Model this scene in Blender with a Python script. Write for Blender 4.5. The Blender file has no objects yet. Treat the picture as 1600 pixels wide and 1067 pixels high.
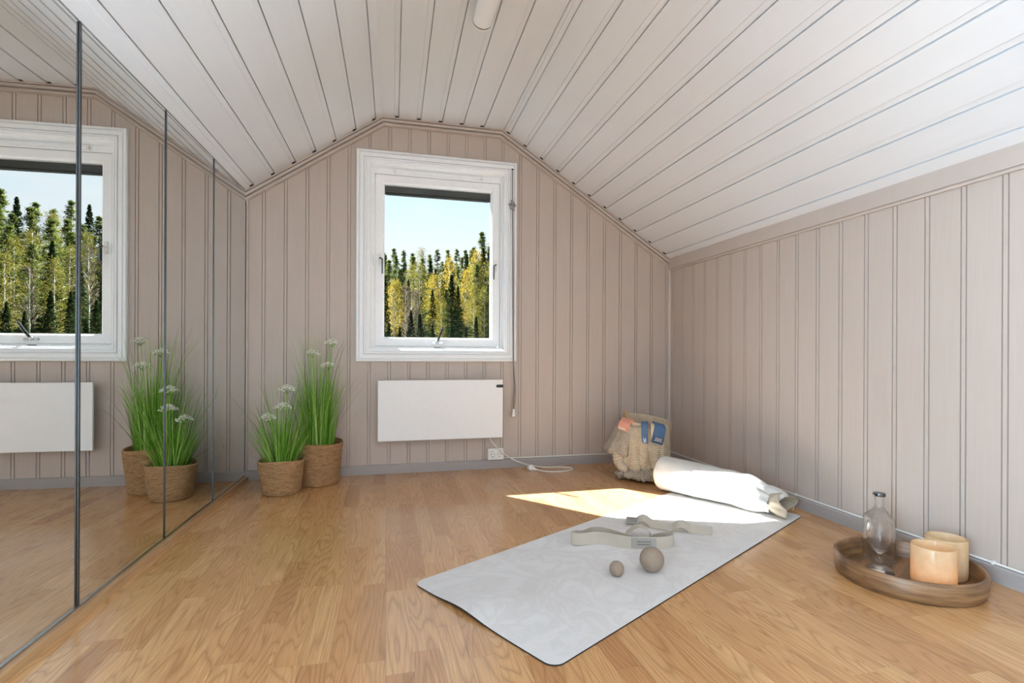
import bpy, bmesh, math, random
from mathutils import Vector, Matrix, noise
R = random.Random(7)
SC = bpy.context.scene
COL = SC.collection
PI = math.pi

# ------------------------------------------------------------------ helpers
def prop(o, label=None, cat=None, group=None, kind=None):
    if label: o['label'] = label
    if cat: o['category'] = cat
    if group: o['group'] = group
    if kind: o['kind'] = kind
    return o

def thing(name, loc, label, cat, rz=0.0, group=None, kind=None):
    o = bpy.data.objects.new(name, None); COL.objects.link(o)
    o.empty_display_size = 0.05
    o.location = loc; o.rotation_euler = (0, 0, rz)
    return prop(o, label, cat, group, kind)

class MB:
    """collects vertices and faces of ONE mesh"""
    def __init__(s): s.v = []; s.f = []; s.m = []; s.uv = None
    def add(s, vs, fs, mi=0):
        b = len(s.v); s.v += [tuple(v) for v in vs]
        for f in fs: s.f.append(tuple(b + i for i in f)); s.m.append(mi)
        return b
    def box(s, x0, x1, y0, y1, z0, z1, mi=0, M=None):
        vs = [Vector(p) for p in ((x0,y0,z0),(x1,y0,z0),(x1,y1,z0),(x0,y1,z0),(x0,y0,z1),(x1,y0,z1),(x1,y1,z1),(x0,y1,z1))]
        if M: vs = [M @ v for v in vs]
        s.add(vs, [(0,3,2,1),(4,5,6,7),(0,1,5,4),(1,2,6,5),(2,3,7,6),(3,0,4,7)], mi)
    def tube(s, pts, r, n=8, mi=0, cap=True, closed=False):
        pts = [Vector(p) for p in pts]; k = len(pts)
        rad = r if isinstance(r, (list, tuple)) else [r]*k
        prev = None; rings = []
        for i, p in enumerate(pts):
            if closed: t = pts[(i+1) % k] - pts[i-1]
            else: t = pts[min(i+1, k-1)] - pts[max(i-1, 0)]
            t.normalize()
            if prev is None:
                a = Vector((0,0,1)) if abs(t.z) < 0.9 else Vector((1,0,0))
                nrm = t.cross(a).normalized()
            else:
                nrm = (prev - t*prev.dot(t))
                if nrm.length < 1e-6: nrm = t.orthogonal()
                nrm.normalize()
            prev = nrm; bn = t.cross(nrm)
            rings.append([p + (nrm*math.cos(2*PI*j/n) + bn*math.sin(2*PI*j/n))*rad[i] for j in range(n)])
        b = len(s.v)
        for q in rings: s.v += [tuple(v) for v in q]
        for i in range(k if closed else k-1):
            i2 = (i+1) % k
            for j in range(n):
                j2 = (j+1) % n
                s.f.append((b+i*n+j, b+i*n+j2, b+i2*n+j2, b+i2*n+j)); s.m.append(mi)
        if cap and not closed:
            s.f.append(tuple(b+j for j in reversed(range(n)))); s.m.append(mi)
            s.f.append(tuple(b+(k-1)*n+j for j in range(n))); s.m.append(mi)
    def lathe(s, prof, n=48, c=(0,0,0), mi=0, fn=None, close=False):
        """prof: list of (r,z); r==0 points become poles"""
        b = len(s.v); idx = []
        for (r, z) in prof:
            if r <= 1e-9:
                s.v.append((c[0], c[1], c[2]+z)); idx.append([len(s.v)-1]*n)
            else:
                row = []
                for j in range(n):
                    a = 2*PI*j/n; rr = r; zz = z
                    if fn: rr, zz = fn(r, z, a)
                    s.v.append((c[0]+rr*math.cos(a), c[1]+rr*math.sin(a), c[2]+zz)); row.append(len(s.v)-1)
                idx.append(row)
        m = len(prof)
        for i in range(m if close else m-1):
            A, B = idx[i], idx[(i+1) % m]
            for j in range(n):
                j2 = (j+1) % n
                f = []
                for q in (A[j], A[j2], B[j2], B[j]):
                    if q not in f: f.append(q)
                if len(f) > 2: s.f.append(tuple(f)); s.m.append(mi)
    def grid(s, rows, mi=0, flip=False):
        n = len(rows[0]); b = len(s.v)
        for r_ in rows: s.v += [tuple(p) for p in r_]
        for i in range(len(rows)-1):
            for j in range(n-1):
                f = (b+i*n+j, b+i*n+j+1, b+(i+1)*n+j+1, b+(i+1)*n+j)
                s.f.append(f[::-1] if flip else f); s.m.append(mi)
    def prism(s, poly, axis, a0, a1, mi=0):
        """poly of 2D points extruded along axis ('x','y','z')"""
        def mk(p, a):
            return (a, p[0], p[1]) if axis == 'x' else (p[0], a, p[1]) if axis == 'y' else (p[0], p[1], a)
        n = len(poly); b = len(s.v)
        s.v += [mk(p, a0) for p in poly] + [mk(p, a1) for p in poly]
        for i in range(n):
            j = (i+1) % n
            s.f.append((b+i, b+j, b+n+j, b+n+i)); s.m.append(mi)
        s.f.append(tuple(b+i for i in reversed(range(n)))); s.m.append(mi)
        s.f.append(tuple(b+n+i for i in range(n))); s.m.append(mi)
    def ico(s, c, r, sub=1, mi=0, sc=(1,1,1)):
        bm = bmesh.new(); bmesh.ops.create_icosphere(bm, subdivisions=sub, radius=1)
        b = len(s.v)
        for v in bm.verts: s.v.append((c[0]+v.co.x*r*sc[0], c[1]+v.co.y*r*sc[1], c[2]+v.co.z*r*sc[2]))
        for f in bm.faces: s.f.append(tuple(b+v.index for v in f.verts)); s.m.append(mi)
        bm.free()
    def build(s, name, mats, parent=None, smooth=False, recalc=True, bevel=None, subsurf=0, angle=None, world=True, solid=0):
        me = bpy.data.meshes.new(name)
        vs = s.v
        if parent is not None and world:
            Mi = (Matrix.Translation(parent.location) @ parent.rotation_euler.to_matrix().to_4x4()).inverted()
            if parent.parent is not None:
                p = parent.parent
                Mp = Matrix.Translation(p.location) @ p.rotation_euler.to_matrix().to_4x4()
                Mi = (Mp @ Matrix.Translation(parent.location) @ parent.rotation_euler.to_matrix().to_4x4()).inverted()
            vs = [tuple(Mi @ Vector(v)) for v in vs]
        me.from_pydata(vs, [], s.f)
        if not isinstance(mats, (list, tuple)): mats = [mats]
        for m in mats: me.materials.append(m)
        me.polygons.foreach_set('material_index', s.m)
        if s.uv:
            uvl = me.uv_layers.new(name='UVMap')
            for l in me.loops: uvl.data[l.index].uv = s.uv[l.vertex_index]
        if recalc:
            bm = bmesh.new(); bm.from_mesh(me)
            bmesh.ops.recalc_face_normals(bm, faces=bm.faces); bm.to_mesh(me); bm.free()
        if smooth:
            me.polygons.foreach_set('use_smooth', [True]*len(me.polygons))
            if angle: me.set_sharp_from_angle(angle=math.radians(angle))
        me.update()
        o = bpy.data.objects.new(name, me); COL.objects.link(o)
        if parent is not None: o.parent = parent
        if solid:
            mo = o.modifiers.new('thickness', 'SOLIDIFY'); mo.thickness = solid; mo.offset = 0
        if bevel:
            mo = o.modifiers.new('bevel', 'BEVEL'); mo.width = bevel; mo.segments = 2; mo.limit_method = 'ANGLE'; mo.angle_limit = math.radians(40)
        if subsurf:
            mo = o.modifiers.new('sub', 'SUBSURF'); mo.levels = subsurf; mo.render_levels = subsurf
        return o

def spline(pts, n=8, closed=False):
    P = [Vector(p) for p in pts]; out = []; k = len(P)
    rng = range(k) if closed else range(k-1)
    for i in rng:
        if closed: p0, p1, p2, p3 = P[i-1], P[i], P[(i+1) % k], P[(i+2) % k]
        else: p0, p1, p2, p3 = P[max(i-1,0)], P[i], P[i+1], P[min(i+2,k-1)]
        for j in range(n):
            t = j/n
            out.append(0.5*((2*p1)+(p2-p0)*t+(2*p0-5*p1+4*p2-p3)*t*t+(3*p1-p0-3*p2+p3)*t**3))
    if not closed: out.append(P[-1])
    return out

def ribbon(mb, pts, w, th, tilt=None, closed=False, mi=0):
    """band standing on edge: pts run along its lower edge, width w goes up along tilt vectors"""
    k = len(pts); rows = []
    for i, p in enumerate(pts):
        if closed: t = pts[(i+1) % k]-pts[i-1]
        else: t = pts[min(i+1,k-1)]-pts[max(i-1,0)]
        t.normalize()
        up = (tilt[i] if tilt else Vector((0,0,1))).normalized()
        nn = t.cross(up).normalized()
        ww = w[i] if isinstance(w, (list, tuple)) else w
        rows.append([p-nn*th/2, p+nn*th/2, p+up*ww+nn*th/2, p+up*ww-nn*th/2])
    b = len(mb.v)
    for r_ in rows: mb.v += [tuple(q) for q in r_]
    for i in range(k if closed else k-1):
        i2 = (i+1) % k
        for j in range(4):
            j2 = (j+1) % 4
            mb.f.append((b+i*4+j, b+i*4+j2, b+i2*4+j2, b+i2*4+j)); mb.m.append(mi)
    if not closed:
        mb.f.append((b, b+3, b+2, b+1)); mb.m.append(mi)
        e = b+(k-1)*4; mb.f.append((e, e+1, e+2, e+3)); mb.m.append(mi)

# ------------------------------------------------------------------ materials
def lin(c):
    return tuple(((x/255)/12.92 if x/255 <= 0.04045 else ((x/255+0.055)/1.055)**2.4) for x in c)+(1.0,)

class Mat:
    def __init__(s, name):
        s.m = bpy.data.materials.new(name); s.m.use_nodes = True
        s.t = s.m.node_tree; s.n = s.t.nodes; s.L = s.t.links
        s.b = s.n['Principled BSDF']; s.out = s.n['Material Output']
    def node(s, typ, **kw):
        nd = s.n.new(typ)
        for k, v in kw.items():
            if k.startswith('i_'): nd.inputs[k[2:].replace('_', ' ')].default_value = v
            else: setattr(nd, k, v)
        return nd
    def link(s, a, b): s.L.new(a, b)
    def set(s, **kw):
        for k, v in kw.items(): s.b.inputs[k.replace('_', ' ')].default_value = v
        return s
    def math(s, op, a, b=None, c=None, clamp=False):
        nd = s.n.new('ShaderNodeMath'); nd.operation = op; nd.use_clamp = clamp
        for i, x in enumerate((a, b, c)):
            if x is None: continue
            if isinstance(x, (int, float)): nd.inputs[i].default_value = x
            else: s.L.new(x, nd.inputs[i])
        return nd.outputs[0]
    def coord(s, out='Object', scale=(1,1,1), rot=(0,0,0)):
        tc = s.n.new('ShaderNodeTexCoord'); mp = s.n.new('ShaderNodeMapping')
        mp.inputs['Scale'].default_value = scale; mp.inputs['Rotation'].default_value = rot
        s.L.new(tc.outputs[out], mp.inputs['Vector']); return mp.outputs['Vector']
    def noise(s, vec, scale=5, detail=3, rough=0.5, dist=0.0):
        nd = s.n.new('ShaderNodeTexNoise'); nd.inputs['Scale'].default_value = scale
        nd.inputs['Detail'].default_value = detail; nd.inputs['Roughness'].default_value = rough
        nd.inputs['Distortion'].default_value = dist
        s.L.new(vec, nd.inputs['Vector']); return nd.outputs['Fac']
    def ramp(s, fac, stops):
        nd = s.n.new('ShaderNodeValToRGB'); e = nd.color_ramp.elements
        while len(e) < len(stops): e.new(0.5)
        for el, (p, c) in zip(e, stops): el.position = p; el.color = c
        s.L.new(fac, nd.inputs[0]); return nd.outputs[0]
    def mix(s, fac, a, b, mode='MIX'):
        nd = s.n.new('ShaderNodeMix'); nd.data_type = 'RGBA'; nd.blend_type = mode
        for sock, x in ((nd.inputs[0], fac), (nd.inputs[6], a), (nd.inputs[7], b)):
            if isinstance(x, (int, float, tuple)): sock.default_value = x
            else: s.L.new(x, sock)
        return nd.outputs[2]
    def bump(s, h, strength=0.2, dist=0.01):
        nd = s.n.new('ShaderNodeBump'); nd.inputs['Strength'].default_value = strength; nd.inputs['Distance'].default_value = dist
        s.L.new(h, nd.inputs['Height']); s.L.new(nd.outputs[0], s.b.inputs['Normal']); return nd
    def base(s, c):
        if isinstance(c, tuple): s.b.inputs['Base Color'].default_value = c
        else: s.L.new(c, s.b.inputs['Base Color'])
        return s

def simple(name, rgb, rough=0.5, metal=0.0, var=0.04, nscale=30, bump=0.0, spec=0.5):
    m = Mat(name); c = lin(rgb)
    v = m.coord()
    f = m.noise(v, nscale, 3)
    lo = tuple(x*(1-var) for x in c[:3])+(1,); hi = tuple(min(1, x*(1+var)) for x in c[:3])+(1,)
    m.base(m.ramp(f, [(0.3, lo), (0.7, hi)]))
    m.set(Roughness=rough, Metallic=metal, Specular_IOR_Level=spec)
    if bump: m.bump(f, bump, 0.002)
    return m.m

def painted_wood(name, rgb, rough, grain_scale, stretch, var=0.03, knots=0.0):
    m = Mat(name); c = lin(rgb)
    v = m.coord(scale=stretch)
    f = m.noise(v, grain_scale, 5, 0.6, 0.4)
    lo = tuple(x*(1-var) for x in c[:3])+(1,); hi = tuple(min(1, x*(1+var)) for x in c[:3])+(1,)
    col = m.ramp(f, [(0.3, lo), (0.7, hi)])
    if knots:
        vo = m.node('ShaderNodeTexVoronoi'); vo.inputs['Scale'].default_value = 2.6
        m.link(m.coord(scale=(1.0, 0.55, 1.0)), vo.inputs['Vector'])
        k = m.math('SUBTRACT', 1.0, m.math('MULTIPLY', vo.outputs['Distance'], 22.0), clamp=True)
        col = m.mix(m.math('MULTIPLY', k, knots), col, tuple(x*0.5 for x in c[:3])+(1,))
    m.base(col); m.set(Roughness=rough)
    m.bump(f, 0.05, 0.002)
    return m.m

WALL_RGB = (188, 174, 163)
M_wall_x = painted_wood('taupe_panel_paint', WALL_RGB, 0.42, 6.0, (12, 12, 0.7))
M_trimw = painted_wood('taupe_trim_paint', (187, 174, 164), 0.42, 8.0, (2, 2, 2))
M_ceil = painted_wood('white_ceiling_paint', (219, 220, 222), 0.38, 3.0, (10, 0.5, 10), 0.012, 0.25)
M_bb = painted_wood('grey_baseboard_paint', (160, 153, 149), 0.42, 8.0, (1, 1, 6))
M_white = simple('white_gloss_paint', (243, 245, 246), 0.32, var=0.015)
M_whiteplastic = simple('white_plastic', (228, 226, 221), 0.35, var=0.01)
M_heater = simple('white_enamel', (238, 238, 237), 0.4, var=0.01)
M_black = simple('black_plastic', (26, 26, 27), 0.4)
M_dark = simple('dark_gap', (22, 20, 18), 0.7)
M_chrome = simple('brushed_steel', (190, 190, 188), 0.22, 1.0)
M_gunmetal = simple('dark_steel', (95, 97, 98), 0.25, 1.0)
M_cord = simple('grey_cord', (128, 122, 114), 0.7)
M_putty = simple('grey_filler', (150, 150, 147), 0.9, var=0.2, nscale=80, bump=0.5)
M_alu = simple('grey_aluminium', (84, 84, 82), 0.4, 0.7)

def mk_floor():
    m = Mat('oak_strip_laminate')
    tc = m.node('ShaderNodeTexCoord'); sep = m.node('ShaderNodeSeparateXYZ'); m.link(tc.outputs['Object'], sep.inputs[0])
    x, y = sep.outputs[0], sep.outputs[1]
    W = 0.066
    xs = m.math('DIVIDE', x, W); col = m.math('FLOOR', xs); fx = m.math('FRACT', xs)
    wn = m.node('ShaderNodeTexWhiteNoise', noise_dimensions='1D'); m.link(col, wn.inputs['W'])
    off = wn.outputs['Value']
    ys = m.math('ADD', m.math('DIVIDE', y, 0.43), m.math('MULTIPLY', off, 7.0)); row = m.math('FLOOR', ys); fy = m.math('FRACT', ys)
    cid = m.node('ShaderNodeCombineXYZ'); m.link(col, cid.inputs[0]); m.link(row, cid.inputs[1])
    wb = m.node('ShaderNodeTexWhiteNoise', noise_dimensions='2D'); m.link(cid.outputs[0], wb.inputs['Vector'])
    rnd = wb.outputs['Value']
    # grain coordinates, shifted per block
    gx = m.math('ADD', x, m.math('MULTIPLY', rnd, 37.0)); gy = m.math('ADD', y, m.math('MULTIPLY', off, 13.0))
    gc = m.node('ShaderNodeCombineXYZ'); m.link(gx, gc.inputs[0]); m.link(gy, gc.inputs[1])
    def nz(sx, sy, sc, det, dist=0.0):
        mp = m.node('ShaderNodeMapping'); mp.inputs['Scale'].default_value = (sx, sy, 1); m.link(gc.outputs[0], mp.inputs['Vector'])
        return m.noise(mp.outputs[0], sc, det, 0.55, dist)
    big = nz(9, 1.0, 1.0, 1.5, 0.3)
    rings = m.math('FRACT', m.math('MULTIPLY', big, 25.0))
    tri = m.math('ABSOLUTE', m.math('SUBTRACT', m.math('MULTIPLY', rings, 2.0), 1.0))
    fine = nz(260, 9, 1.0, 4)
    ringmask = m.math('MULTIPLY', m.math('POWER', tri, 3.0), m.math('MULTIPLY', m.math('ADD', fine, 0.25), 0.75))
    tone = m.ramp(rnd, [(0.0, lin((188, 136, 88))), (0.35, lin((208, 158, 106))), (0.7, lin((216, 169, 117))), (1.0, lin((199, 148, 98)))])
    c1 = m.mix(m.math('MULTIPLY', ringmask, 0.8), tone, lin((140, 95, 56)))
    streak = m.ramp(fine, [(0.36, (0.76, 0.73, 0.68, 1)), (0.56, (1, 1, 1, 1))])
    c2 = m.mix(0.75, c1, streak, 'MULTIPLY')
    # plank seams: every third strip, and 1.29 m long planks
    ps = m.math('FRACT', m.math('DIVIDE', xs, 3.0))
    seam = m.math('LESS_THAN', ps, 0.009)
    st = m.math('LESS_THAN', fx, 0.010)
    bt = m.math('LESS_THAN', fy, 0.003)
    jt = m.math('MAXIMUM', m.math('MULTIPLY', seam, 0.40), m.math('MULTIPLY', m.math('MAXIMUM', st, bt), 0.22))
    c3 = m.mix(jt, c2, lin((84, 56, 34)))
    m.base(c3)
    rr = m.math('ADD', m.math('MULTIPLY', fine, 0.08), 0.22)
    m.link(rr, m.b.inputs['Roughness'])
    m.set(Specular_IOR_Level=0.5, Coat_Weight=0.3, Coat_Roughness=0.12)
    h = m.math('SUBTRACT', m.math('MULTIPLY', fine, 0.5), m.math('MULTIPLY', seam, 2.0))
    m.bump(h, 0.10, 0.0015)
    return m.m
M_floor = mk_floor()

def mk_oak_plinth():
    m = Mat('oak_plinth'); v = m.coord(scale=(30, 2.0, 60))
    f = m.noise(v, 2.0, 4, 0.6, 0.5)
    m.base(m.ramp(f, [(0.3, lin((150, 112, 74))), (0.7, lin((184, 144, 102)))])); m.set(Roughness=0.4)
    return m.m
M_plinth = mk_oak_plinth()

def mk_mirror():
    m = Mat('mirror_silvering'); m.base((0.80, 0.82, 0.81, 1)); m.set(Metallic=1.0, Roughness=0.0)
    return m.m
M_mirror = mk_mirror()

def mk_pane(name, tint=(0.96, 0.98, 0.98, 1)):
    m = Mat(name)
    tr = m.node('ShaderNodeBsdfTransparent'); tr.inputs[0].default_value = tint
    gl = m.node('ShaderNodeBsdfGlossy'); gl.inputs['Roughness'].default_value = 0.0
    lw = m.node('ShaderNodeLayerWeight')
    fac = m.math('ADD', m.math('MULTIPLY', m.math('POWER', lw.outputs['Facing'], 5.0), 0.5), 0.003)
    mx = m.node('ShaderNodeMixShader')
    m.link(fac, mx.inputs[0]); m.link(tr.outputs[0], mx.inputs[1]); m.link(gl.outputs[0], mx.inputs[2])
    m.link(mx.outputs[0], m.out.inputs[0]); m.n.remove(m.b)
    return m.m
M_pane = mk_pane('window_glass')

def mk_glassware(name, tmix):
    m = Mat(name)
    g = m.node('ShaderNodeBsdfGlass'); g.inputs['IOR'].default_value = 1.45; g.inputs['Roughness'].default_value = 0.0
    g.inputs['Color'].default_value = (1.0, 1.0, 1.0, 1)
    tr = m.node('ShaderNodeBsdfTransparent'); tr.inputs[0].default_value = (0.985, 0.99, 0.99, 1)
    mx = m.node('ShaderNodeMixShader'); mx.inputs[0].default_value = tmix
    m.link(g.outputs[0], mx.inputs[1]); m.link(tr.outputs[0], mx.inputs[2]); m.link(mx.outputs[0], m.out.inputs[0]); m.n.remove(m.b)
    return m.m
M_glass = mk_glassware('clear_bottle_glass', 0.55); M_stem = mk_glassware('clear_stemware_glass', 0.08)

def mk_seagrass():
    m = Mat('woven_seagrass')
    v = m.coord(scale=(1, 1, 3.0))
    f1 = m.noise(v, 34, 4, 0.7, 1.2)
    f2 = m.noise(m.coord(scale=(1, 1, 9)), 22, 3, 0.6, 0.6)
    c = m.ramp(f1, [(0.25, lin((128, 92, 56))), (0.5, lin((176, 136, 92))), (0.8, lin((208, 172, 126)))])
    c = m.mix(m.ramp(f2, [(0.35, (0.5, 0.5, 0.5, 1)), (0.6, (0, 0, 0, 1))]), c, lin((112, 80, 48)))
    m.base(c); m.set(Roughness=0.75)
    m.bump(m.math('ADD', f1, f2), 0.7, 0.006)
    return m.m
M_sea = mk_seagrass()

def mk_island(name, stops, trans=0.35, rough=0.6, tcol=None):
    m = Mat(name)
    g = m.node('ShaderNodeNewGeometry')
    c = m.ramp(g.outputs['Random Per Island'], stops)
    d = m.node('ShaderNodeBsdfDiffuse'); m.link(c, d.inputs[0])
    t = m.node('ShaderNodeBsdfTranslucent'); m.link(c, t.inputs[0])
    mx = m.node('ShaderNodeMixShader'); mx.inputs[0].default_value = trans
    m.link(d.outputs[0], mx.inputs[1]); m.link(t.outputs[0], mx.inputs[2])
    m.link(mx.outputs[0], m.out.inputs[0]); m.n.remove(m.b)
    return m.m
M_grass = mk_island('grass_blade_green', [(0, lin((84, 130, 40))), (0.45, lin((130, 186, 72))), (0.8, lin((174, 216, 108))), (1, lin((212, 230, 158)))], 0.35)
M_grassdark = mk_island('grass_blade_dark', [(0, lin((52, 70, 34))), (1, lin((98, 106, 60)))], 0.2)
M_flower = mk_island('white_umbel', [(0, lin((236, 236, 220))), (1, lin((253, 253, 248)))], 0.35)
M_soil = simple('potting_filler', (40, 34, 26), 0.95, var=0.4, nscale=60)

def mk_mat_top():
    m = Mat('marbled_mat_suede')
    v = m.coord()
    w = m.node('ShaderNodeTexNoise'); w.inputs['Scale'].default_value = 2.2; w.inputs['Detail'].default_value = 2; w.inputs['Distortion'].default_value = 0.5
    m.link(v, w.inputs['Vector'])
    add = m.node('ShaderNodeVectorMath', operation='ADD'); sc = m.node('ShaderNodeVectorMath', operation='SCALE'); sc.inputs['Scale'].default_value = 0.9
    m.link(w.outputs['Color'], sc.inputs[0]); m.link(sc.outputs[0], add.inputs[0]); m.link(v, add.inputs[1])
    f = m.noise(add.outputs[0], 5.0, 7, 0.62, 1.3)
    g = m.noise(add.outputs[0], 1.6, 2, 0.5, 0.4)
    base = m.ramp(g, [(0.35, lin((216, 214, 212))), (0.65, lin((228, 227, 226)))])
    vein = m.ramp(f, [(0.40, (0, 0, 0, 1)), (0.5, (1, 1, 1, 1)), (0.54, (0.2, 0.2, 0.2, 1)), (0.62, (0, 0, 0, 1))])
    m.base(m.mix(m.math('MULTIPLY', vein, 0.30), base, lin((194, 189, 184)))); m.set(Roughness=0.75, Specular_IOR_Level=0.25)
    return m.m
M_mattop = mk_mat_top()
M_matrub = simple('black_mat_rubber', (34, 30, 27), 0.8)

def mk_fabric(name, rgb, weave=900, var=0.08, rough=0.85, wrinkle=0.0):
    m = Mat(name); c = lin(rgb); v = m.coord()
    w1 = m.node('ShaderNodeTexWave', wave_type='BANDS', bands_direction='Z'); w1.inputs['Scale'].default_value = weave/6.28; w1.inputs['Distortion'].default_value = 0.4
    m.link(v, w1.inputs['Vector'])
    f = m.noise(v, 14, 4, 0.6)
    lo = tuple(x*(1-var) for x in c[:3])+(1,); hi = tuple(min(1, x*(1+var)) for x in c[:3])+(1,)
    m.base(m.ramp(f, [(0.3, lo), (0.7, hi)])); m.set(Roughness=rough, Specular_IOR_Level=0.2)
    m.bump(m.math('ADD', m.math('MULTIPLY', w1.outputs['Fac'], 0.25), m.math('MULTIPLY', f, wrinkle)), 0.3, 0.002)
    return m.m
M_canvas = mk_fabric('white_cotton_canvas', (214, 211, 204), 1600, 0.03, 0.9, 0.5)
M_lining = mk_fabric('beige_cotton_lining', (186, 172, 152), 1600, 0.06)
M_band = mk_fabric('oatmeal_elastic_webbing', (192, 184, 170), 2600, 0.05)
M_bandtag = mk_fabric('grey_woven_patch', (164, 160, 152), 2600, 0.05)
M_patchline = simple('dark_stitched_lettering', (120, 116, 108), 0.9)
M_ball = simple('taupe_rubber', (152, 136, 120), 0.7, var=0.06, nscale=120, bump=0.15)
M_felt = mk_fabric('sand_felt', (196, 178, 154), 800, 0.10, 0.95, 1.0)
M_pink = mk_fabric('peach_elastic', (222, 158, 134), 2600, 0.05)
M_blue = mk_fabric('denim_blue_elastic', (82, 108, 142), 2600, 0.08)
M_bluedark = mk_fabric('navy_elastic_edge', (58, 78, 108), 2600, 0.08)
M_print = simple('white_print', (232, 230, 224), 0.6)
M_stick = simple('pale_wood_dowel', (190, 158, 112), 0.6, var=0.1)

def mk_knit(name, c0, c1):
    m = Mat(name)
    uv = m.coord('UV')
    br = m.node('ShaderNodeTexBrick'); br.offset = 0.5
    br.inputs['Scale'].default_value = 1.0; br.inputs['Brick Width'].default_value = 1.0; br.inputs['Row Height'].default_value = 0.8
    br.inputs['Mortar Size'].default_value = 0.16; br.inputs['Mortar Smooth'].default_value = 1.0
    m.link(uv, br.inputs['Vector'])
    f = m.noise(m.coord(), 40, 4, 0.7)
    g = m.noise(m.coord(), 5, 2, 0.5)
    c = m.ramp(f, [(0.3, lin(c0)), (0.7, lin(c1))])
    c = m.mix(m.math('MULTIPLY', br.outputs['Fac'], 0.55), c, tuple(x*0.55 for x in lin(c0)[:3])+(1,))
    m.base(c); m.set(Roughness=0.95, Specular_IOR_Level=0.1)
    h = m.math('SUBTRACT', m.math('MULTIPLY', f, 0.5), br.outputs['Fac'])
    m.bump(h, 1.0, 0.010)
    return m.m
M_knit = mk_knit('cream_waffle_knit', (214, 198, 172), (238, 226, 204))
M_knitgrey = mk_knit('greige_waffle_knit', (192, 180, 164), (220, 210, 194))

def mk_acacia(rim):
    m = Mat('acacia_wood')
    v = m.coord(scale=(5, 5, 60) if rim else (2.2, 34, 30))
    f = m.noise(v, 1.2, 5, 0.6, 0.25)
    g = m.noise(m.coord(scale=(2.0, 6, 5)), 1.5, 2)
    c = m.ramp(f, [(0.3, lin((88, 60, 38))), (0.5, lin((128, 94, 62))), (0.72, lin((162, 124, 86)))])
    dark = m.ramp(g, [(0.56, (0, 0, 0, 1)), (0.63, (1, 1, 1, 1))])
    c = m.mix(m.math('MULTIPLY', dark, 0.6), c, lin((70, 46, 30)))
    m.base(c); m.set(Roughness=0.42)
    m.bump(f, 0.12, 0.002)
    return m.m
M_acacia = mk_acacia(False); M_acaciarim = mk_acacia(True)

def mk_amber():
    m = Mat('amber_crackle_glass')
    v = m.coord()
    f = m.noise(v, 55, 4, 0.7); g = m.noise(v, 9, 2)
    c = m.ramp(f, [(0.3, lin((238, 212, 168))), (0.7, lin((250, 232, 202)))])
    c = m.mix(m.math('MULTIPLY', g, 0.4), c, lin((252, 236, 208)))
    m.base(c); m.set(Roughness=0.22, Specular_IOR_Level=0.5)
    d = m.node('ShaderNodeBsdfTranslucent'); m.link(c, d.inputs[0])
    mx = m.node('ShaderNodeMixShader'); mx.inputs[0].default_value = 0.62
    m.link(m.b.outputs[0], mx.inputs[1]); m.link(d.outputs[0], mx.inputs[2]); m.link(mx.outputs[0], m.out.inputs[0])
    m.bump(f, 0.1, 0.001)
    return m.m
M_amber = mk_amber()
M_wax = simple('cream_wax', (238, 222, 190), 0.5)

# trees
M_spruce = mk_island('spruce_needles', [(0, lin((22, 34, 17))), (0.6, lin((37, 52, 25))), (1, lin((55, 69, 32)))], 0.2)
M_pine = mk_island('pine_needles', [(0, lin((52, 66, 32))), (0.5, lin((92, 104, 50))), (1, lin((128, 132, 68)))], 0.4)
M_birch = mk_island('yellow_birch_leaves', [(0, lin((122, 106, 36))), (0.5, lin((156, 136, 46))), (1, lin((180, 158, 74)))], 0.45)
M_larch = mk_island('olive_birch_leaves', [(0, lin((87, 87, 35))), (0.5, lin((114, 109, 45))), (1, lin((139, 128, 64)))], 0.4)
M_twig = mk_island('bare_twigs', [(0, lin((82, 71, 55))), (1, lin((126, 111, 87)))], 0.2)
M_barkw = simple('birch_bark', (196, 188, 172), 0.8, var=0.25, nscale=3)
M_barkb = simple('pine_bark', (104, 82, 62), 0.9, var=0.2, nscale=3)
M_hill = simple('forest_ground', (46, 48, 28), 1.0, var=0.35, nscale=0.3, spec=0.0)

# ------------------------------------------------------------------ room shell
W = 2.75; YB = -4.9            # right wall, rear wall
ZL, ZF, ZR = 1.685, 2.1985, 1.4107
XB1, XB2 = 0.7634, 1.522
K = 0.030                      # the mirrored wall is not quite square to the gable
def kx(x): return max(0.0, 0.020 - x*0.006)
def zc(x):
    if x < XB1: return ZL + (ZF-ZL)*x/XB1
    if x < XB2: return ZF
    return ZF + (ZR-ZF)*(x-XB2)/(W-XB2)

def groove_profile(a0, a1, centres, half=0.0085, gw=0.0045, gd=0.0085):
    """positions and depths of the double grooves of the wall boards"""
    P = [(a0, 0.0)]
    for c in centres:
        for s_ in (-half, half):
            g = c+s_
            if g-gw/2 <= a0+0.003 or g+gw/2 >= a1-0.003: continue
            P += [(g-gw/2, 0.0), (g-gw/2+0.0008, gd), (g+gw/2-0.0008, gd), (g+gw/2, 0.0)]
    P.append((a1, 0.0)); return P

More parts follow.
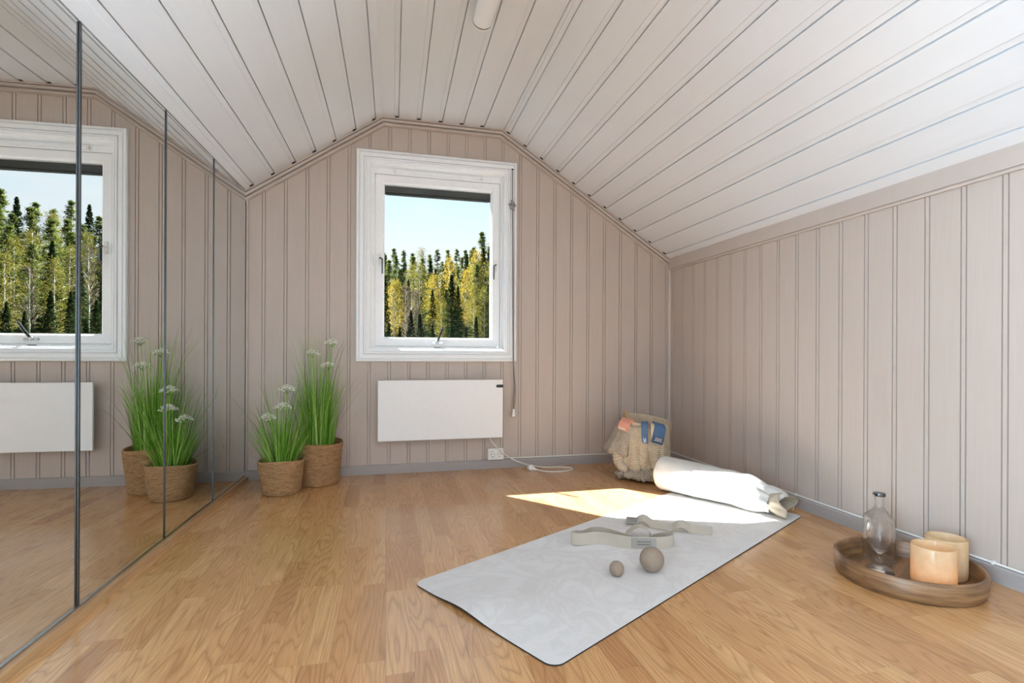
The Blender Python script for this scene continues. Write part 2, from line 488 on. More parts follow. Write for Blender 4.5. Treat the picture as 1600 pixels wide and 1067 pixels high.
def panel_wall(name, prof, axis, top, hole=None, thick=0.16, sgn=1, mat=None):
    """axis 'x': wall in the xz plane at y=0 growing to +y; axis 'y': wall in the yz plane at x=W growing to +x"""
    mb = MB()
    pts = sorted(prof)
    if hole:
        ex = [(hole[0], 0.0), (hole[1], 0.0)]
        pts = [p for p in pts if all(abs(p[0]-e[0]) > 0.004 for e in ex)]
        pts = sorted(pts+ex)
    def mk(a, d, z): return (a, d, z) if axis == 'x' else (W+d, a, z)
    for (a, d), (a2, d2) in zip(pts[:-1], pts[1:]):
        segs = [(0.0, None)]
        if hole and a >= hole[0]-1e-6 and a2 <= hole[1]+1e-6: segs = [(0.0, hole[2]), (hole[3], None)]
        for z0, z1 in segs:
            t0 = top(a) if z1 is None else z1; t1 = top(a2) if z1 is None else z1
            mb.add([mk(a, d, z0), mk(a2, d2, z0), mk(a2, d2, t1), mk(a, d, t0)], [(0, 1, 2, 3)])
            mb.add([mk(a, thick, z0), mk(a2, thick, z0), mk(a2, thick, t1), mk(a, thick, t0)], [(3, 2, 1, 0)])
    A0, A1 = pts[0][0], pts[-1][0]
    for a in (A0, A1):
        mb.add([mk(a, 0, 0), mk(a, thick, 0), mk(a, thick, top(a)), mk(a, 0, top(a))], [(0, 1, 2, 3)])
    if hole:
        h = hole
        for q in ([(h[0], h[2]), (h[0], h[3])], [(h[1], h[2]), (h[1], h[3])], [(h[0], h[2]), (h[1], h[2])], [(h[0], h[3]), (h[1], h[3])]):
            (a, z), (a2, z2) = q
            mb.add([mk(a, 0, z), mk(a2, 0, z2), mk(a2, thick, z2), mk(a, thick, z)], [(0, 1, 2, 3)])
    return mb.build(name, mat or M_wall_x, recalc=False)

HOLE = (0.69, 1.545, 0.77, 1.92)
cs = [0.213+0.1197*n for n in range(-1, 22)]
wb = panel_wall('wall_back', groove_profile(-0.12, W+0.1, cs, 0.0080, 0.0042, 0.0058), 'x', lambda x: zc(min(max(x, -0.12), W+0.1))+0.03, HOLE, 0.16)
prop(wb, 'taupe tongue-and-groove gable wall around the window', 'wall', kind='structure')
ry = [-2.036+0.1247*n for n in range(-23, 17)]
wr = panel_wall('wall_right', groove_profile(YB, 0.0, ry), 'y', lambda y: ZR+0.02, (-4.62, -3.58, 0.24, 1.16))
prop(wr, 'taupe panelled knee wall under the sloping ceiling on the right', 'wall', kind='structure')

# mirror wall (left), rotated by K about the corner
Nn = math.hypot(1, K)
def ML(s, off, z):
    """s metres along the mirrored wall from the corner, off metres into the room"""
    return Vector((-K*s/Nn + off/Nn, -s/Nn - off*K/Nn, z))
def mlbox(mb, s0, s1, o0, o1, z0, z1, mi=0):
    def zz(z, s): return z(s) if callable(z) else z
    vs = [ML(s0,o0,zz(z0,s0)), ML(s1,o0,zz(z0,s1)), ML(s1,o1,zz(z0,s1)), ML(s0,o1,zz(z0,s0)), ML(s0,o0,zz(z1,s0)), ML(s1,o0,zz(z1,s1)), ML(s1,o1,zz(z1,s1)), ML(s0,o1,zz(z1,s0))]
    mb.add(vs, [(0,3,2,1),(4,5,6,7),(0,1,5,4),(1,2,6,5),(2,3,7,6),(3,0,4,7)], mi)
mb = MB(); lt_ = lambda s: ZL-0.009*s*0.6
mlbox(mb, -0.0, 3.18, -0.12, -0.008, 0.0, lt_); mlbox(mb, 4.32, 4.95, -0.12, -0.008, 0.0, lt_)
mlbox(mb, 3.18, 4.32, -0.12, -0.008, 0.0, 0.18); mlbox(mb, 3.18, 4.32, -0.12, -0.008, 1.52, lt_)
prop(mb.build('wall_left', M_wall_x), 'taupe wall behind the mirror panels on the left', 'wall', kind='structure')

# floor
mb = MB(); mb.box(-0.4, W+0.15, YB-0.2, 0.15, -0.1, 0.0)
prop(mb.build('floor', M_floor), 'oak strip laminate floor', 'floor', kind='structure')

# ceiling boards
def ceiling():
    prof = []      # (x, z)
    def seg(xa, xb, gl):
        xa_z, xb_z = zc_line(xa), zc_line(xb)
        dx, dz = xb-xa, xb_z-xa_z; L = math.hypot(dx, dz); nx, nz = -dz/L, dx/L
        cosx = dx/L
        def at(x, up): 
            t = (x-xa)/dx; return (x+nx*up, xa_z+dz*t+nz*up)
        prof.append(at(xa, 0))
        for g in gl:
            w = 0.026*cosx
            if g-w > xa+0.001:
                prof.append(at(g-w-0.0025, 0)); prof.append(at(g-w, 0.0045))
            prof.append(at(g-0.0045*cosx, 0.0045)); prof.append(at(g-0.0038*cosx, 0.014)); prof.append(at(g-0.0006, 0.014)); prof.append(at(g, 0))
        prof.append(at(xb, 0))
        for g in gl:       # rebate ends at the gable: dark boxes painting the shade of the open void
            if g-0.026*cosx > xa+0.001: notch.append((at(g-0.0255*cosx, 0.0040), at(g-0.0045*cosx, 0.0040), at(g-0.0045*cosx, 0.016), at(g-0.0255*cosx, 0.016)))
    notch = []
    def zc_line(x):
        if x <= XB1+1e-9: return ZL+(ZF-ZL)*x/XB1
        if x <= XB2+1e-9: return ZF
        return ZF+(ZR-ZF)*(x-XB2)/(W-XB2)
    seg(-0.12, XB1, [0.048+0.1135*n for n in range(7)])
    seg(XB1, XB2, [0.866+0.1335*n for n in range(5)])
    seg(XB2, W+0.03, [1.533]+[1.569+0.1128*n for n in range(11)])
    mb = MB(); y0, y1 = 0.02, YB-0.02
    rows = [[(x+kx(x)*y, y, z) for (x, z) in prof] for y in (y0, y1)]
    mb.grid(rows)
    top = [(x+kx(x)*y, y, zc_line(min(x, W))+0.12) for y in (y0, y1) for x in (-0.2, XB1, XB2, W+0.05)]
    mb.add(top, [(0,1,5,4),(1,2,6,5),(2,3,7,6)])
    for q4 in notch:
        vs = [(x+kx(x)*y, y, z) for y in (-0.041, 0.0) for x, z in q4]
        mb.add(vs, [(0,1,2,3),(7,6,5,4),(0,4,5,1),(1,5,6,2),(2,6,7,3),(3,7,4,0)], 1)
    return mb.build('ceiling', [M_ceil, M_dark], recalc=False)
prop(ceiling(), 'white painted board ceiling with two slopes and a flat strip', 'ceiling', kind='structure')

# rear wall behind the camera; its low opening is added for fill light
mb = MB()
ox0, ox1, oz0, oz1 = 0.35, 2.45, 0.06, 1.30
mb.box(-0.4, ox0, YB-0.12, YB, 0, 2.4); mb.box(ox1, W+0.1, YB-0.12, YB, 0, 2.4)
mb.box(ox0, ox1, YB-0.12, YB, 0, oz0); mb.box(ox0, ox1, YB-0.12, YB, oz1, 2.4)
prop(mb.build('wall_rear', M_wall_x), 'taupe wall behind the camera with a wide opening added for fill light', 'wall', kind='structure')
w2 = thing('added_window_rear', (1.4, YB-0.06, oz0), 'wide white frame of an added fill-light window in the rear wall behind the camera', 'window', kind='structure')  # invented window, out of view, framing the rear fill lamp
mb = MB()
for a, b_ in ((ox0, ox0+0.05), (1.375, 1.425), (ox1-0.05, ox1)): mb.box(a, b_, YB-0.09, YB-0.03, oz0, oz1)
mb.box(ox0+0.05, ox1-0.05, YB-0.09, YB-0.03, oz0, oz0+0.05); mb.box(ox0+0.05, ox1-0.05, YB-0.09, YB-0.03, oz1-0.05, oz1)
mb.build('window_frame', M_white, w2)

w3 = thing('added_window_left', ML(3.75, -0.05, 0.18), 'white frame of an added fill-light window in the left wall behind the camera', 'window', kind='structure')  # made-up opening off camera, gives the left fill lamp a frame
mb = MB()
for a_, b_ in ((3.18, 3.225), (4.275, 4.32)): mlbox(mb, a_, b_, -0.08, -0.02, 0.18, 1.52)
mlbox(mb, 3.225, 4.275, -0.08, -0.02, 0.18, 0.225); mlbox(mb, 3.225, 4.275, -0.08, -0.02, 1.475, 1.52); mb.build('window_frame', M_white, w3)
w4 = thing('added_window_right', (W+0.06, -4.1, 0.24), 'low white frame of an added fill-light window in the right wall behind the camera', 'window', kind='structure')  # unseen window added so the right fill lamp can shine in
mb = MB()
for a_, b_ in ((-4.62, -4.575), (-3.625, -3.58)): mb.box(W+0.03, W+0.09, a_, b_, 0.24, 1.16)
mb.box(W+0.03, W+0.09, -4.575, -3.625, 0.24, 0.285); mb.box(W+0.03, W+0.09, -4.575, -3.625, 1.115, 1.16); mb.build('window_frame', M_white, w4)
# baseboards
mb = MB(); mb.prism([(0,0),(-0.014,0),(-0.014,0.050),(-0.010,0.056),(0,0.056)], 'x', 0.0, W-0.014)
prop(mb.build('baseboard_back', M_bb), 'low grey-brown baseboard along the gable wall', 'baseboard', kind='structure')
mb = MB(); mb.prism([(W,0),(W-0.014,0),(W-0.014,0.050),(W-0.010,0.056),(W,0.056)], 'y', YB, 0.0)
prop(mb.build('baseboard_right', M_bb), 'low grey-brown baseboard along the right wall', 'baseboard', kind='structure')

# cornice on the gable following the ceiling line
def cornice():
    line = [(0.0-0.02, ZL-0.02*0.6727), (XB1, ZF), (XB2, ZF), (W, ZR)]
    def off(d):
        segs = []
        for (a, b_) in zip(line[:-1], line[1:]):
            dx, dz = b_[0]-a[0], b_[1]-a[1]; L = math.hypot(dx, dz); nx, nz = dz/L, -dx/L
            segs.append(((a[0]+nx*d, a[1]+nz*d), (dx/L, dz/L)))
        out = []
        p, t = segs[0]; out.append((line[0][0], p[1]+(line[0][0]-p[0])*t[1]/t[0]))
        for (p, t), (q, u) in zip(segs[:-1], segs[1:]):
            det = t[0]*(-u[1])+u[0]*t[1]; rx, rz = q[0]-p[0], q[1]-p[1]
            s_ = (rx*(-u[1])+u[0]*rz)/det; out.append((p[0]+t[0]*s_, p[1]+t[1]*s_))
        p, t = segs[-1]; out.append((W, p[1]+(W-p[0])*t[1]/t[0]))
        return out
    prof = [(0.0, 0.0), (0.0, 0.032), (0.009, 0.032), (0.0092, 0.016), (0.0130, 0.016), (0.0132, 0.029), (0.026, 0.026), (0.029, 0.008), (0.036, 0.007), (0.0365, 0.021), (0.046, 0.019), (0.050, 0.010), (0.051, 0.0)]
    rows = []
    for d, e in prof:
        rows.append([(x, -e, z) for x, z in off(d)])
    mb = MB(); mb.grid(rows); return mb.build('trim_1', M_trimw)
prop(cornice(), 'stepped taupe cornice moulding where the gable wall meets the ceiling', 'trim', kind='structure')
# flat board where the right wall meets the slope
mb = MB(); zt = ZR+0.001
mb.prism([(W, zt-0.075), (W-0.012, zt-0.075), (W-0.015, zt-0.071), (W-0.015, zt-0.066), (W-0.012, zt-0.063), (W-0.019, zt-0.0615), (W-0.019, zt+0.008), (W, zt)], 'y', YB, -0.022)
prop(mb.build('trim_2', M_trimw), 'flat taupe trim board along the top of the right wall', 'trim', kind='structure')
# corner beads
mb = MB(); q = [(W, 0)]+[(W-0.016*math.cos(a), -0.016*math.sin(a)) for a in [PI/2*i/6 for i in range(7)]]
mb.prism(q, 'z', 0.056, ZR-0.05)
prop(mb.build('trim_3', M_trimw, smooth=True, angle=40), 'slim vertical bead in the right back corner', 'trim', kind='structure')
mb = MB(); mb.box(0.002, 0.012, -0.012, 0, 0.056, ZL-0.045)
prop(mb.build('trim_4', M_trimw), 'slim vertical bead beside the mirror in the left back corner', 'trim', kind='structure')
# plinth below the mirror with its steel ledge
mb = MB(); mlbox(mb, 0.015, 1.086, -0.008, 0.019, 0.0, 0.027, 0); mlbox(mb, 1.089, 3.15, -0.008, 0.019, 0.0, 0.027, 0)
prop(mb.build('baseboard_left', M_plinth), 'low oak plinth running under the mirror panels', 'baseboard', kind='structure')

# mirror panels
ss = [0.006, 0.536, 1.0525, 1.594, 2.135, 2.70, 3.25]
labs = ['tall frameless mirror panel in the back corner, farthest from the camera', 'tall mirror panel reflecting the potted grass, second from the back corner',
        'tall mirror panel reflecting the right edge of the window, third from the back corner', 'tall mirror panel at the left edge of the photo, nearest the camera',
        'mirror panel just outside the frame on the left wall', 'last mirror panel of the row on the left wall']
topz = lambda s: ZL-0.004-0.0067*s
for i in range(4):
    s0, s1 = ss[i], ss[i+1]
    p = ML(s0, 0, 0.0275)
    t = thing('mirror_panel', p, labs[i], 'mirror', group='mirror panels covering the left wall')
    mb = MB(); mlbox(mb, s0, s1-0.004, -0.006, 0.0, 0.033, topz)
    mb.build('mirror_glass', M_mirror, t)
    e = 0.009 if i >= 2 else (0.008 if i == 1 else 0.005)
    mb = MB(); mlbox(mb, s1-e, s1-0.002, -0.006, 0.005 if i >= 2 else 0.003, 0.033, lambda s: topz(s)-0.001)
    prop(mb.build('edge_profile', M_gunmetal, t), 'slim steel joint strip')
    mb = MB(); mlbox(mb, s0, s1-0.003, -0.006, 0.0035, 0.0272, 0.0325)
    prop(mb.build('bottom_rail', M_chrome, t), 'thin steel bottom rail')
    mb = MB(); mlbox(mb, s0, s1-0.003, -0.006, 0.002, lambda s: topz(s)+0.0005, lambda s: topz(s)+0.003)
    mb.build('top_rail', M_chrome, t)

# ------------------------------------------------------------------ window
w1 = thing('window_1', (1.117, 0.0, 0.693), 'white top-hung window with moulded casing in the gable wall', 'window', kind='structure')
def frame_sweep(mb, x0, x1, z0, z1, prof):
    """prof: list of (inset from the outer edge, y)"""
    rows = []
    for ins, y in prof:
        rows.append([(x0+ins, y, z0+ins), (x1-ins, y, z0+ins), (x1-ins, y, z1-ins), (x0+ins, y, z1-ins), (x0+ins, y, z0+ins)])
    mb.grid(rows)
mb = MB()
frame_sweep(mb, 0.613, 1.621, 0.693, 1.993, [(0.0, -0.0005), (0.0, -0.018), (0.004, -0.024), (0.016, -0.027), (0.0175, -0.014), (0.021, -0.014), (0.0225, -0.022), (0.043, -0.021), (0.0445, -0.012), (0.0475, -0.012), (0.049, -0.025), (0.056, -0.026), (0.058, -0.012), (0.064, -0.012), (0.0655, -0.018), (0.071, -0.017), (0.073, -0.006), (0.080, -0.005), (0.082, 0.0), (0.082, 0.055), (0.079, 0.055)])
mb.build('window_casing', M_white, w1)
# fixed frame behind the casing
mb = MB()
fx0, fx1, fz0, fz1 = 0.689, 1.546, 0.769, 1.921
mb.box(fx0, 0.7215, 0.054, 0.15, fz0, fz1); mb.box(1.5255, fx1, 0.054, 0.15, fz0, fz1)
mb.box(0.7215, 1.5255, 0.054, 0.15, fz0, 0.7885); mb.box(0.7215, 1.5255, 0.054, 0.15, 1.8725, fz1)
mb.build('window_frame', M_white, w1, bevel=0.002)
# sash
mb = MB()
frame_sweep(mb, 0.7235, 1.5235, 0.7905, 1.8705, [(0.004, 0.105), (0.0, 0.100), (0.0, 0.058), (0.003, 0.054), (0.046, 0.054), (0.050, 0.058), (0.054, 0.066), (0.0575, 0.068), (0.0575, 0.105), (0.004, 0.105)])
mb.build('window_sash', M_white, w1)
mb = MB(); mb.box(0.778, 1.469, 0.084, 0.090, 0.845, 1.816); mb.build('window_pane', M_pane, w1)
# grey glazing spacer / outside cassette seen through the top of the pane
mb = MB(); mb.box(0.781, 1.466, 0.094, 0.150, 1.772, 1.812, 0); mb.box(0.781, 1.466, 0.092, 0.1, 1.757, 1.765); mb.tube([(0.79, 0.112, 1.766), (1.457, 0.112, 1.766)], 0.008, 10)
mb.build('blind_cassette', M_alu, w1)
# vent strip in the frame head
v_ = MB(); v_.box(0.845, 1.39, 0.040, 0.0535, 1.884, 1.896); vent = v_.build('trickle_vent', M_white, w1, bevel=0.002)
for xx in (0.835, 1.392):
    v_ = MB(); v_.box(xx, xx+0.014, 0.038, 0.0535, 1.880, 1.899); v_.build('end_cap', M_whiteplastic, vent)
# two side latches and the bottom stay
def latch(x, z, flip):
    h = MB(); h.box(x-0.009, x+0.009, 0.044, 0.0535, z-0.035, z+0.035); h.tube([(x, 0.05, z+0.005), (x, 0.020, z+0.002)], 0.007, 10)
    pl = h.build('latch_handle', M_whiteplastic, w1, bevel=0.002)
    h = MB(); dx = 0.016*flip
    h.tube([(x, 0.02, z+0.004), (x+dx, 0.016, z-0.004), (x+dx, 0.016, z-0.095)], [0.006, 0.0055, 0.0045], 8)
    prop(h.build('lever', M_gunmetal, pl), 'dark metal lever')
latch(0.752, 1.335, 1); latch(1.493, 1.325, -1)
h = MB(); h.box(0.715, 0.7225, 0.046, 0.0535, 1.30, 1.36); h.build('keeper_plate', M_chrome, w1)
h = MB(); h.box(1.080, 1.150, 0.040, 0.0535, 0.808, 0.822); h.ico((1.112, 0.036, 0.820), 0.012, 2); st = h.build('stay_handle', M_chrome, w1, smooth=True, angle=35)
h = MB(); h.tube([(1.112, 0.036, 0.822), (1.128, 0.010, 0.862), (1.143, -0.012, 0.908)], [0.007, 0.0085, 0.0075], 10); prop(h.build('lever', M_gunmetal, st, smooth=True, angle=40), 'shiny angled lever')
h = MB(); h.box(1.094, 1.136, 0.050, 0.0535, 0.7795, 0.7835); h.build('striker_plate', M_gunmetal, w1)

# blind cord beside the casing
cd = thing('blind_cord', (1.59, -0.03, 1.945), 'grey pull cord hanging down the right side of the window casing', 'cord')
mb = MB()
mb.tube(spline([(1.588, -0.030, 1.945), (1.587, -0.032, 1.85), (1.588, -0.033, 1.72), (1.592, -0.034, 1.4), (1.596, -0.034, 1.0), (1.598, -0.034, 0.70), (1.604, -0.034, 0.62), (1.611, -0.034, 0.52), (1.609, -0.033, 0.44), (1.602, -0.031, 0.385)], 5), 0.0035, 6)
mb.tube(spline([(1.590, -0.028, 1.70), (1.594, -0.031, 1.0), (1.600, -0.030, 0.66), (1.606, -0.030, 0.53), (1.601, -0.029, 0.46), (1.601, -0.029, 0.385)], 5), 0.003, 6)
mb.build('cord', M_cord, cd, smooth=True)
mb = MB(); mb.lathe([(0, 0.052), (0.006, 0.050), (0.009, 0.03), (0.014, 0.006), (0.012, 0.0), (0, 0)], 14, (1.602, -0.030, 0.335))
prop(mb.build('cord_pull', M_whiteplastic, cd, smooth=True), 'white bell-shaped pull')
mb = MB(); mb.lathe([(0, 0), (0.007, 0), (0.007, 0.006), (0, 0.008)], 10, (1.588, -0.030, 1.942)); mb.build('screw_eye', M_dark, cd)
mb = MB()
for k_ in range(9): mb.ico((1.590+R.uniform(-0.014, 0.012), -0.034+R.uniform(-0.004, 0.004), 1.735-0.006*k_+R.uniform(-0.004, 0.004)), R.uniform(0.009, 0.014), 2)
mb.tube([(1.585, -0.036, 1.727), (1.560, -0.034, 1.712)], 0.006, 8)
prop(mb.build('knot', M_putty, cd, smooth=True), 'matted grey knot of cord')

# ------------------------------------------------------------------ panel heater
ht = thing('panel_heater', (1.133, -0.04, 0.21), 'flat white electric panel heater on the wall under the window', 'heater')
mb = MB(); mb.box(0.745, 1.520, -0.079, -0.064, 0.210, 0.580); mb.build('front_panel', M_heater, ht, bevel=0.004)
mb = MB(); mb.box(0.79, 1.475, -0.0635, -0.028, 0.235, 0.555); mb.build('heating_body', M_whiteplastic, ht, bevel=0.004)
for xx in (0.9, 1.33):
    mb = MB(); mb.box(xx, xx+0.035, -0.0275, 0.0, 0.30, 0.50); mb.build('wall_bracket', M_whiteplastic, ht)
mb = MB()
o = [(1.5195, -0.0805), (1.5195, -0.0785)]
mb.prism([(1.483+0.0085*math.cos(a), 0.539+0.0095*math.sin(a)) for a in [PI/2+PI*i/8 for i in range(9)]]+[(1.5195, 0.5295), (1.5195, 0.5485)], 'y', -0.0812, -0.0785)
prop(mb.build('control_display', M_black, ht), 'black control display')
mb = MB()
pts = spline([(1.437, -0.045, 0.236), (1.442, -0.046, 0.20), (1.475, -0.046, 0.155), (1.54, -0.044, 0.095), (1.61, -0.045, 0.052), (1.70, -0.052, 0.02), (1.80, -0.066, 0.0045), (1.90, -0.086, 0.0045), (1.962, -0.118, 0.0045), (1.968, -0.160, 0.0045), (1.93, -0.195, 0.0045), (1.86, -0.212, 0.0045), (1.79, -0.198, 0.0045), (1.735, -0.165, 0.009), (1.712, -0.150, 0.014)], 6)
mb.tube(pts, 0.0038, 8); pc = mb.build('power_cord', M_whiteplastic, ht, smooth=True)
mb = MB()
mb.tube([(1.722, -0.157, 0.012), (1.708, -0.147, 0.015), (1.696, -0.139, 0.018)], [0.006, 0.010, 0.011], 12)
dv = Vector((0.25, -0.95, 0.15)).normalized(); c0 = Vector((1.690, -0.134, 0.0205))
mb.tube([c0-dv*0.018, c0-dv*0.014, c0+dv*0.012, c0+dv*0.016], [0.012, 0.0195, 0.0195, 0.014], 18)
for sd in (-1, 1):
    q0 = c0-dv*0.017+Vector((0.009*sd, 0.002*sd, 0)); mb.tube([q0, q0-dv*0.016], 0.0024, 8)
mb.build('plug', M_whiteplastic, pc, smooth=True, angle=40)

# ------------------------------------------------------------------ socket and surface cable
sk = thing('wall_socket', (1.484, -0.018, 0.057), 'white double power socket on the wall under the heater corner', 'socket')
mb = MB(); mb.box(1.432, 1.537, -0.036, 0.0, 0.060, 0.134); mb.build('socket_box', M_whiteplastic, sk, bevel=0.004)
for xx in (1.462, 1.508):
    mb = MB()
    M4 = Matrix.Translation((xx, -0.0365, 0.098)) @ Matrix.Rotation(PI/2, 4, 'X')
    f = MB(); f.lathe([(0.0215, -0.001), (0.0215, 0.002), (0.0185, 0.002), (0.0175, -0.0), (0.0, -0.0)], 28)
    mb.add([M4 @ Vector(v) for v in f.v], f.f)
    so = mb.build('socket_outlet', M_whiteplastic, sk, smooth=True, angle=35)
    for dx in (-0.0095, 0.0095):
        mb = MB(); mb.tube([(xx+dx, -0.0362, 0.098), (xx+dx, -0.0380, 0.098)], 0.0030, 10); mb.build('pin_hole', M_dark, so)
    for zz in (0.113, 0.0795):
        mb = MB(); mb.box(xx-0.003, xx+0.003, -0.0385, -0.036, zz, zz+0.0035); mb.build('earth_contact', M_gunmetal, so)
cb = thing('surface_cable', (W-0.012, -0.012, 0.0605), 'white cable clipped along the top of the baseboard from the socket and round the corner', 'cable')
mb = MB()
pts = [(1.540, -0.010, 0.066), (1.58, -0.010, 0.064), (1.70, -0.008, 0.0615), (2.2, -0.008, 0.0615), (2.72, -0.008, 0.0615), (2.738, -0.012, 0.0615), (2.742, -0.03, 0.0615)]
pts += [(2.742, -0.03-0.2*i, 0.0615) for i in range(1, 24)]
mb.tube(pts, 0.0042, 8); mb.build('cable', M_whiteplastic, cb, smooth=True)
for (cx_, cy_) in [(1.60, -0.009), (1.86, -0.008), (2.12, -0.008), (2.40, -0.008), (2.742, -0.30), (2.742, -0.72), (2.742, -1.17), (2.742, -1.62), (2.742, -2.01), (2.742, -2.5)]:
    mb = MB()
    if cx_ < 2.7: mb.box(cx_-0.004, cx_+0.004, -0.014, -0.0, 0.0565, 0.0675)
    else: mb.box(2.7365, 2.7495, cy_-0.004, cy_+0.004, 0.0565, 0.0675)
    mb.build('cable_clip', M_whiteplastic, cb)

# ------------------------------------------------------------------ ceiling lamp
lp = thing('ceiling_lamp', (1.178, -1.15, ZF), 'white tubular batten lamp under the flat part of the ceiling', 'lamp')
mb = MB(); mb.box(1.147, 1.209, -2.30, -1.195, ZF-0.030, ZF-0.0005); mb.build('mounting_base', M_whiteplastic, lp, bevel=0.004)
M_diff = simple('opal_diffuser', (236, 237, 238), 0.25, var=0.005)
ysec = [-2.36, -1.137]; mb = MB()
rowsA = []
def lampsec(y, s_): return [(1.178+0.042*s_*math.cos(a), y, ZF-0.058+(0.036*s_)*math.sin(a)) for a in [2*PI*i/40 for i in range(41)]]
mb.grid([lampsec(-2.36, 1), lampsec(-1.150, 1)]); mb.build('diffuser', M_diff, lp, smooth=True)
for y0_, y1_ in ((-1.152, -1.136), (-2.376, -2.358)):
    mb = MB(); mb.grid([lampsec(y0_, 1.03), lampsec(y1_, 1.03)]); s_ = lampsec(y1_, 1.03)[:-1]; mb.add(s_, [tuple(range(40))]); s_ = lampsec(y0_, 1.03)[:-1]; mb.add(s_, [tuple(range(40))])
    mb.build('end_cap', M_whiteplastic, lp, smooth=True, angle=40)
mb = MB(); mb.grid([lampsec(-1.158, 1.006), lampsec(-1.1525, 1.006)]); mb.build('seal_ring', M_gunmetal, lp, smooth=True)

# ------------------------------------------------------------------ potted grass
def pot(c, rb, rt, h, t, seed):
    rr = random.Random(seed); mb = MB()
    nrow = int(h/0.0075); prof = []
    for i in range(nrow*3+1):
        u = i/(nrow*3); z = h*u; ph = (i % 3)
        bul = 0.0028 if ph == 1 else (0.0018 if ph == 2 else 0.0)
        r_ = rb+(rt-rb)*(u**0.8)
        if u < 0.05: r_ -= 0.006*(1-u/0.05)
        prof.append((r_-0.003+bul, z))
    def fn(r_, z, a):
        u = z/h
        wob = 0.004*noise.noise(Vector((math.cos(a)*1.5, math.sin(a)*1.5, z*8+seed)))+0.0022*noise.noise(Vector((a*9, z*120, seed*3.1)))
        dz = 0.005*u*math.sin(2*a+seed)+0.0025*noise.noise(Vector((math.cos(a)*3, math.sin(a)*3, z*30+seed)))
        if z < 0.004: dz = 0; 
        return r_+wob, max(z+dz, 0.0)
    p2 = [(0.0, 0.001), (rb*0.9, 0.001)]+prof+[(rt-0.004, h+0.004), (rt-0.010, h+0.002), (rt-0.013, h-0.01), (rt-0.018, h-0.05)]
    mb.lathe(p2, 96, (c[0], c[1], 0), fn=fn)
    mb.build('woven_pot', M_sea, t, smooth=True)
    mb = MB(); mb.lathe([(0, h-0.035), (rt*0.5, h-0.032), (rt-0.018, h-0.038)], 32, (c[0], c[1], 0)); mb.build('filler', M_soil, t, smooth=True)

def blade(mb, base, ang, lean, L, w, curl, rr, n=6):
    """curved tapering strip"""
    d = Vector((math.cos(ang), math.sin(ang), 0)); side = Vector((-math.sin(ang), math.cos(ang), 0))
    tw = rr.uniform(-0.8, 0.8); side = (side*math.cos(tw)+d*math.sin(tw)).normalized()
    p = Vector(base); th = lean; rows = []
    for i in range(n+1):
        u = i/n; ww = w*(1-u**1.6)*0.5+0.0002
        p.y = min(p.y, -0.018); p.x = max(p.x, -K*abs(p.y)+0.022)
        q_ = [p-side*ww, p+side*ww]
        for z_ in q_: z_.y = min(z_.y, -0.012)
        rows.append(tuple(q_))
        th = lean+curl*u*u
        p = p+(d*math.sin(th)+Vector((0,0,1))*math.cos(th))*(L/n)
    b = len(mb.v)
    for a, c in rows: mb.v += [tuple(a), tuple(c)]
    for i in range(n): mb.f.append((b+2*i, b+2*i+1, b+2*i+3, b+2*i+2)); mb.m.append(0)

def umbel(c, r, base, t, rr):
    mb = MB()
    for i in range(80):
        a = rr.uniform(0, 2*PI); q = math.sqrt(rr.uniform(0, 1)); x, y = q*math.cos(a)*r, q*math.sin(a)*r
        z = 0.55*r*(1-q*q)+rr.uniform(-0.009, 0.006)
        mb.ico((c[0]+x, c[1]+y, c[2]+z), rr.uniform(0.0035, 0.0055), 1, 0, (1, 1, 0.75))
    fl = mb.build('flower_head', M_flower, t, smooth=False)
    mb = MB()
    for i in range(9):
        a = 2*PI*i/9; mb.tube([(c[0], c[1], c[2]-0.022), (c[0]+math.cos(a)*r*0.4, c[1]+math.sin(a)*r*0.4, c[2]-0.006), (c[0]+math.cos(a)*r*0.75, c[1]+math.sin(a)*r*0.75, c[2]+0.003)], 0.0009, 5)
    mid = (Vector(base)+Vector(c))/2+Vector((rr.uniform(-0.01, 0.01), rr.uniform(-0.01, 0.01), 0))
    mb.tube(spline([base, mid, (c[0], c[1], c[2]-0.020)], 6), 0.0018, 6)
    prop(mb.build('flower_stem', M_grass, fl), 'thin green flower stem')

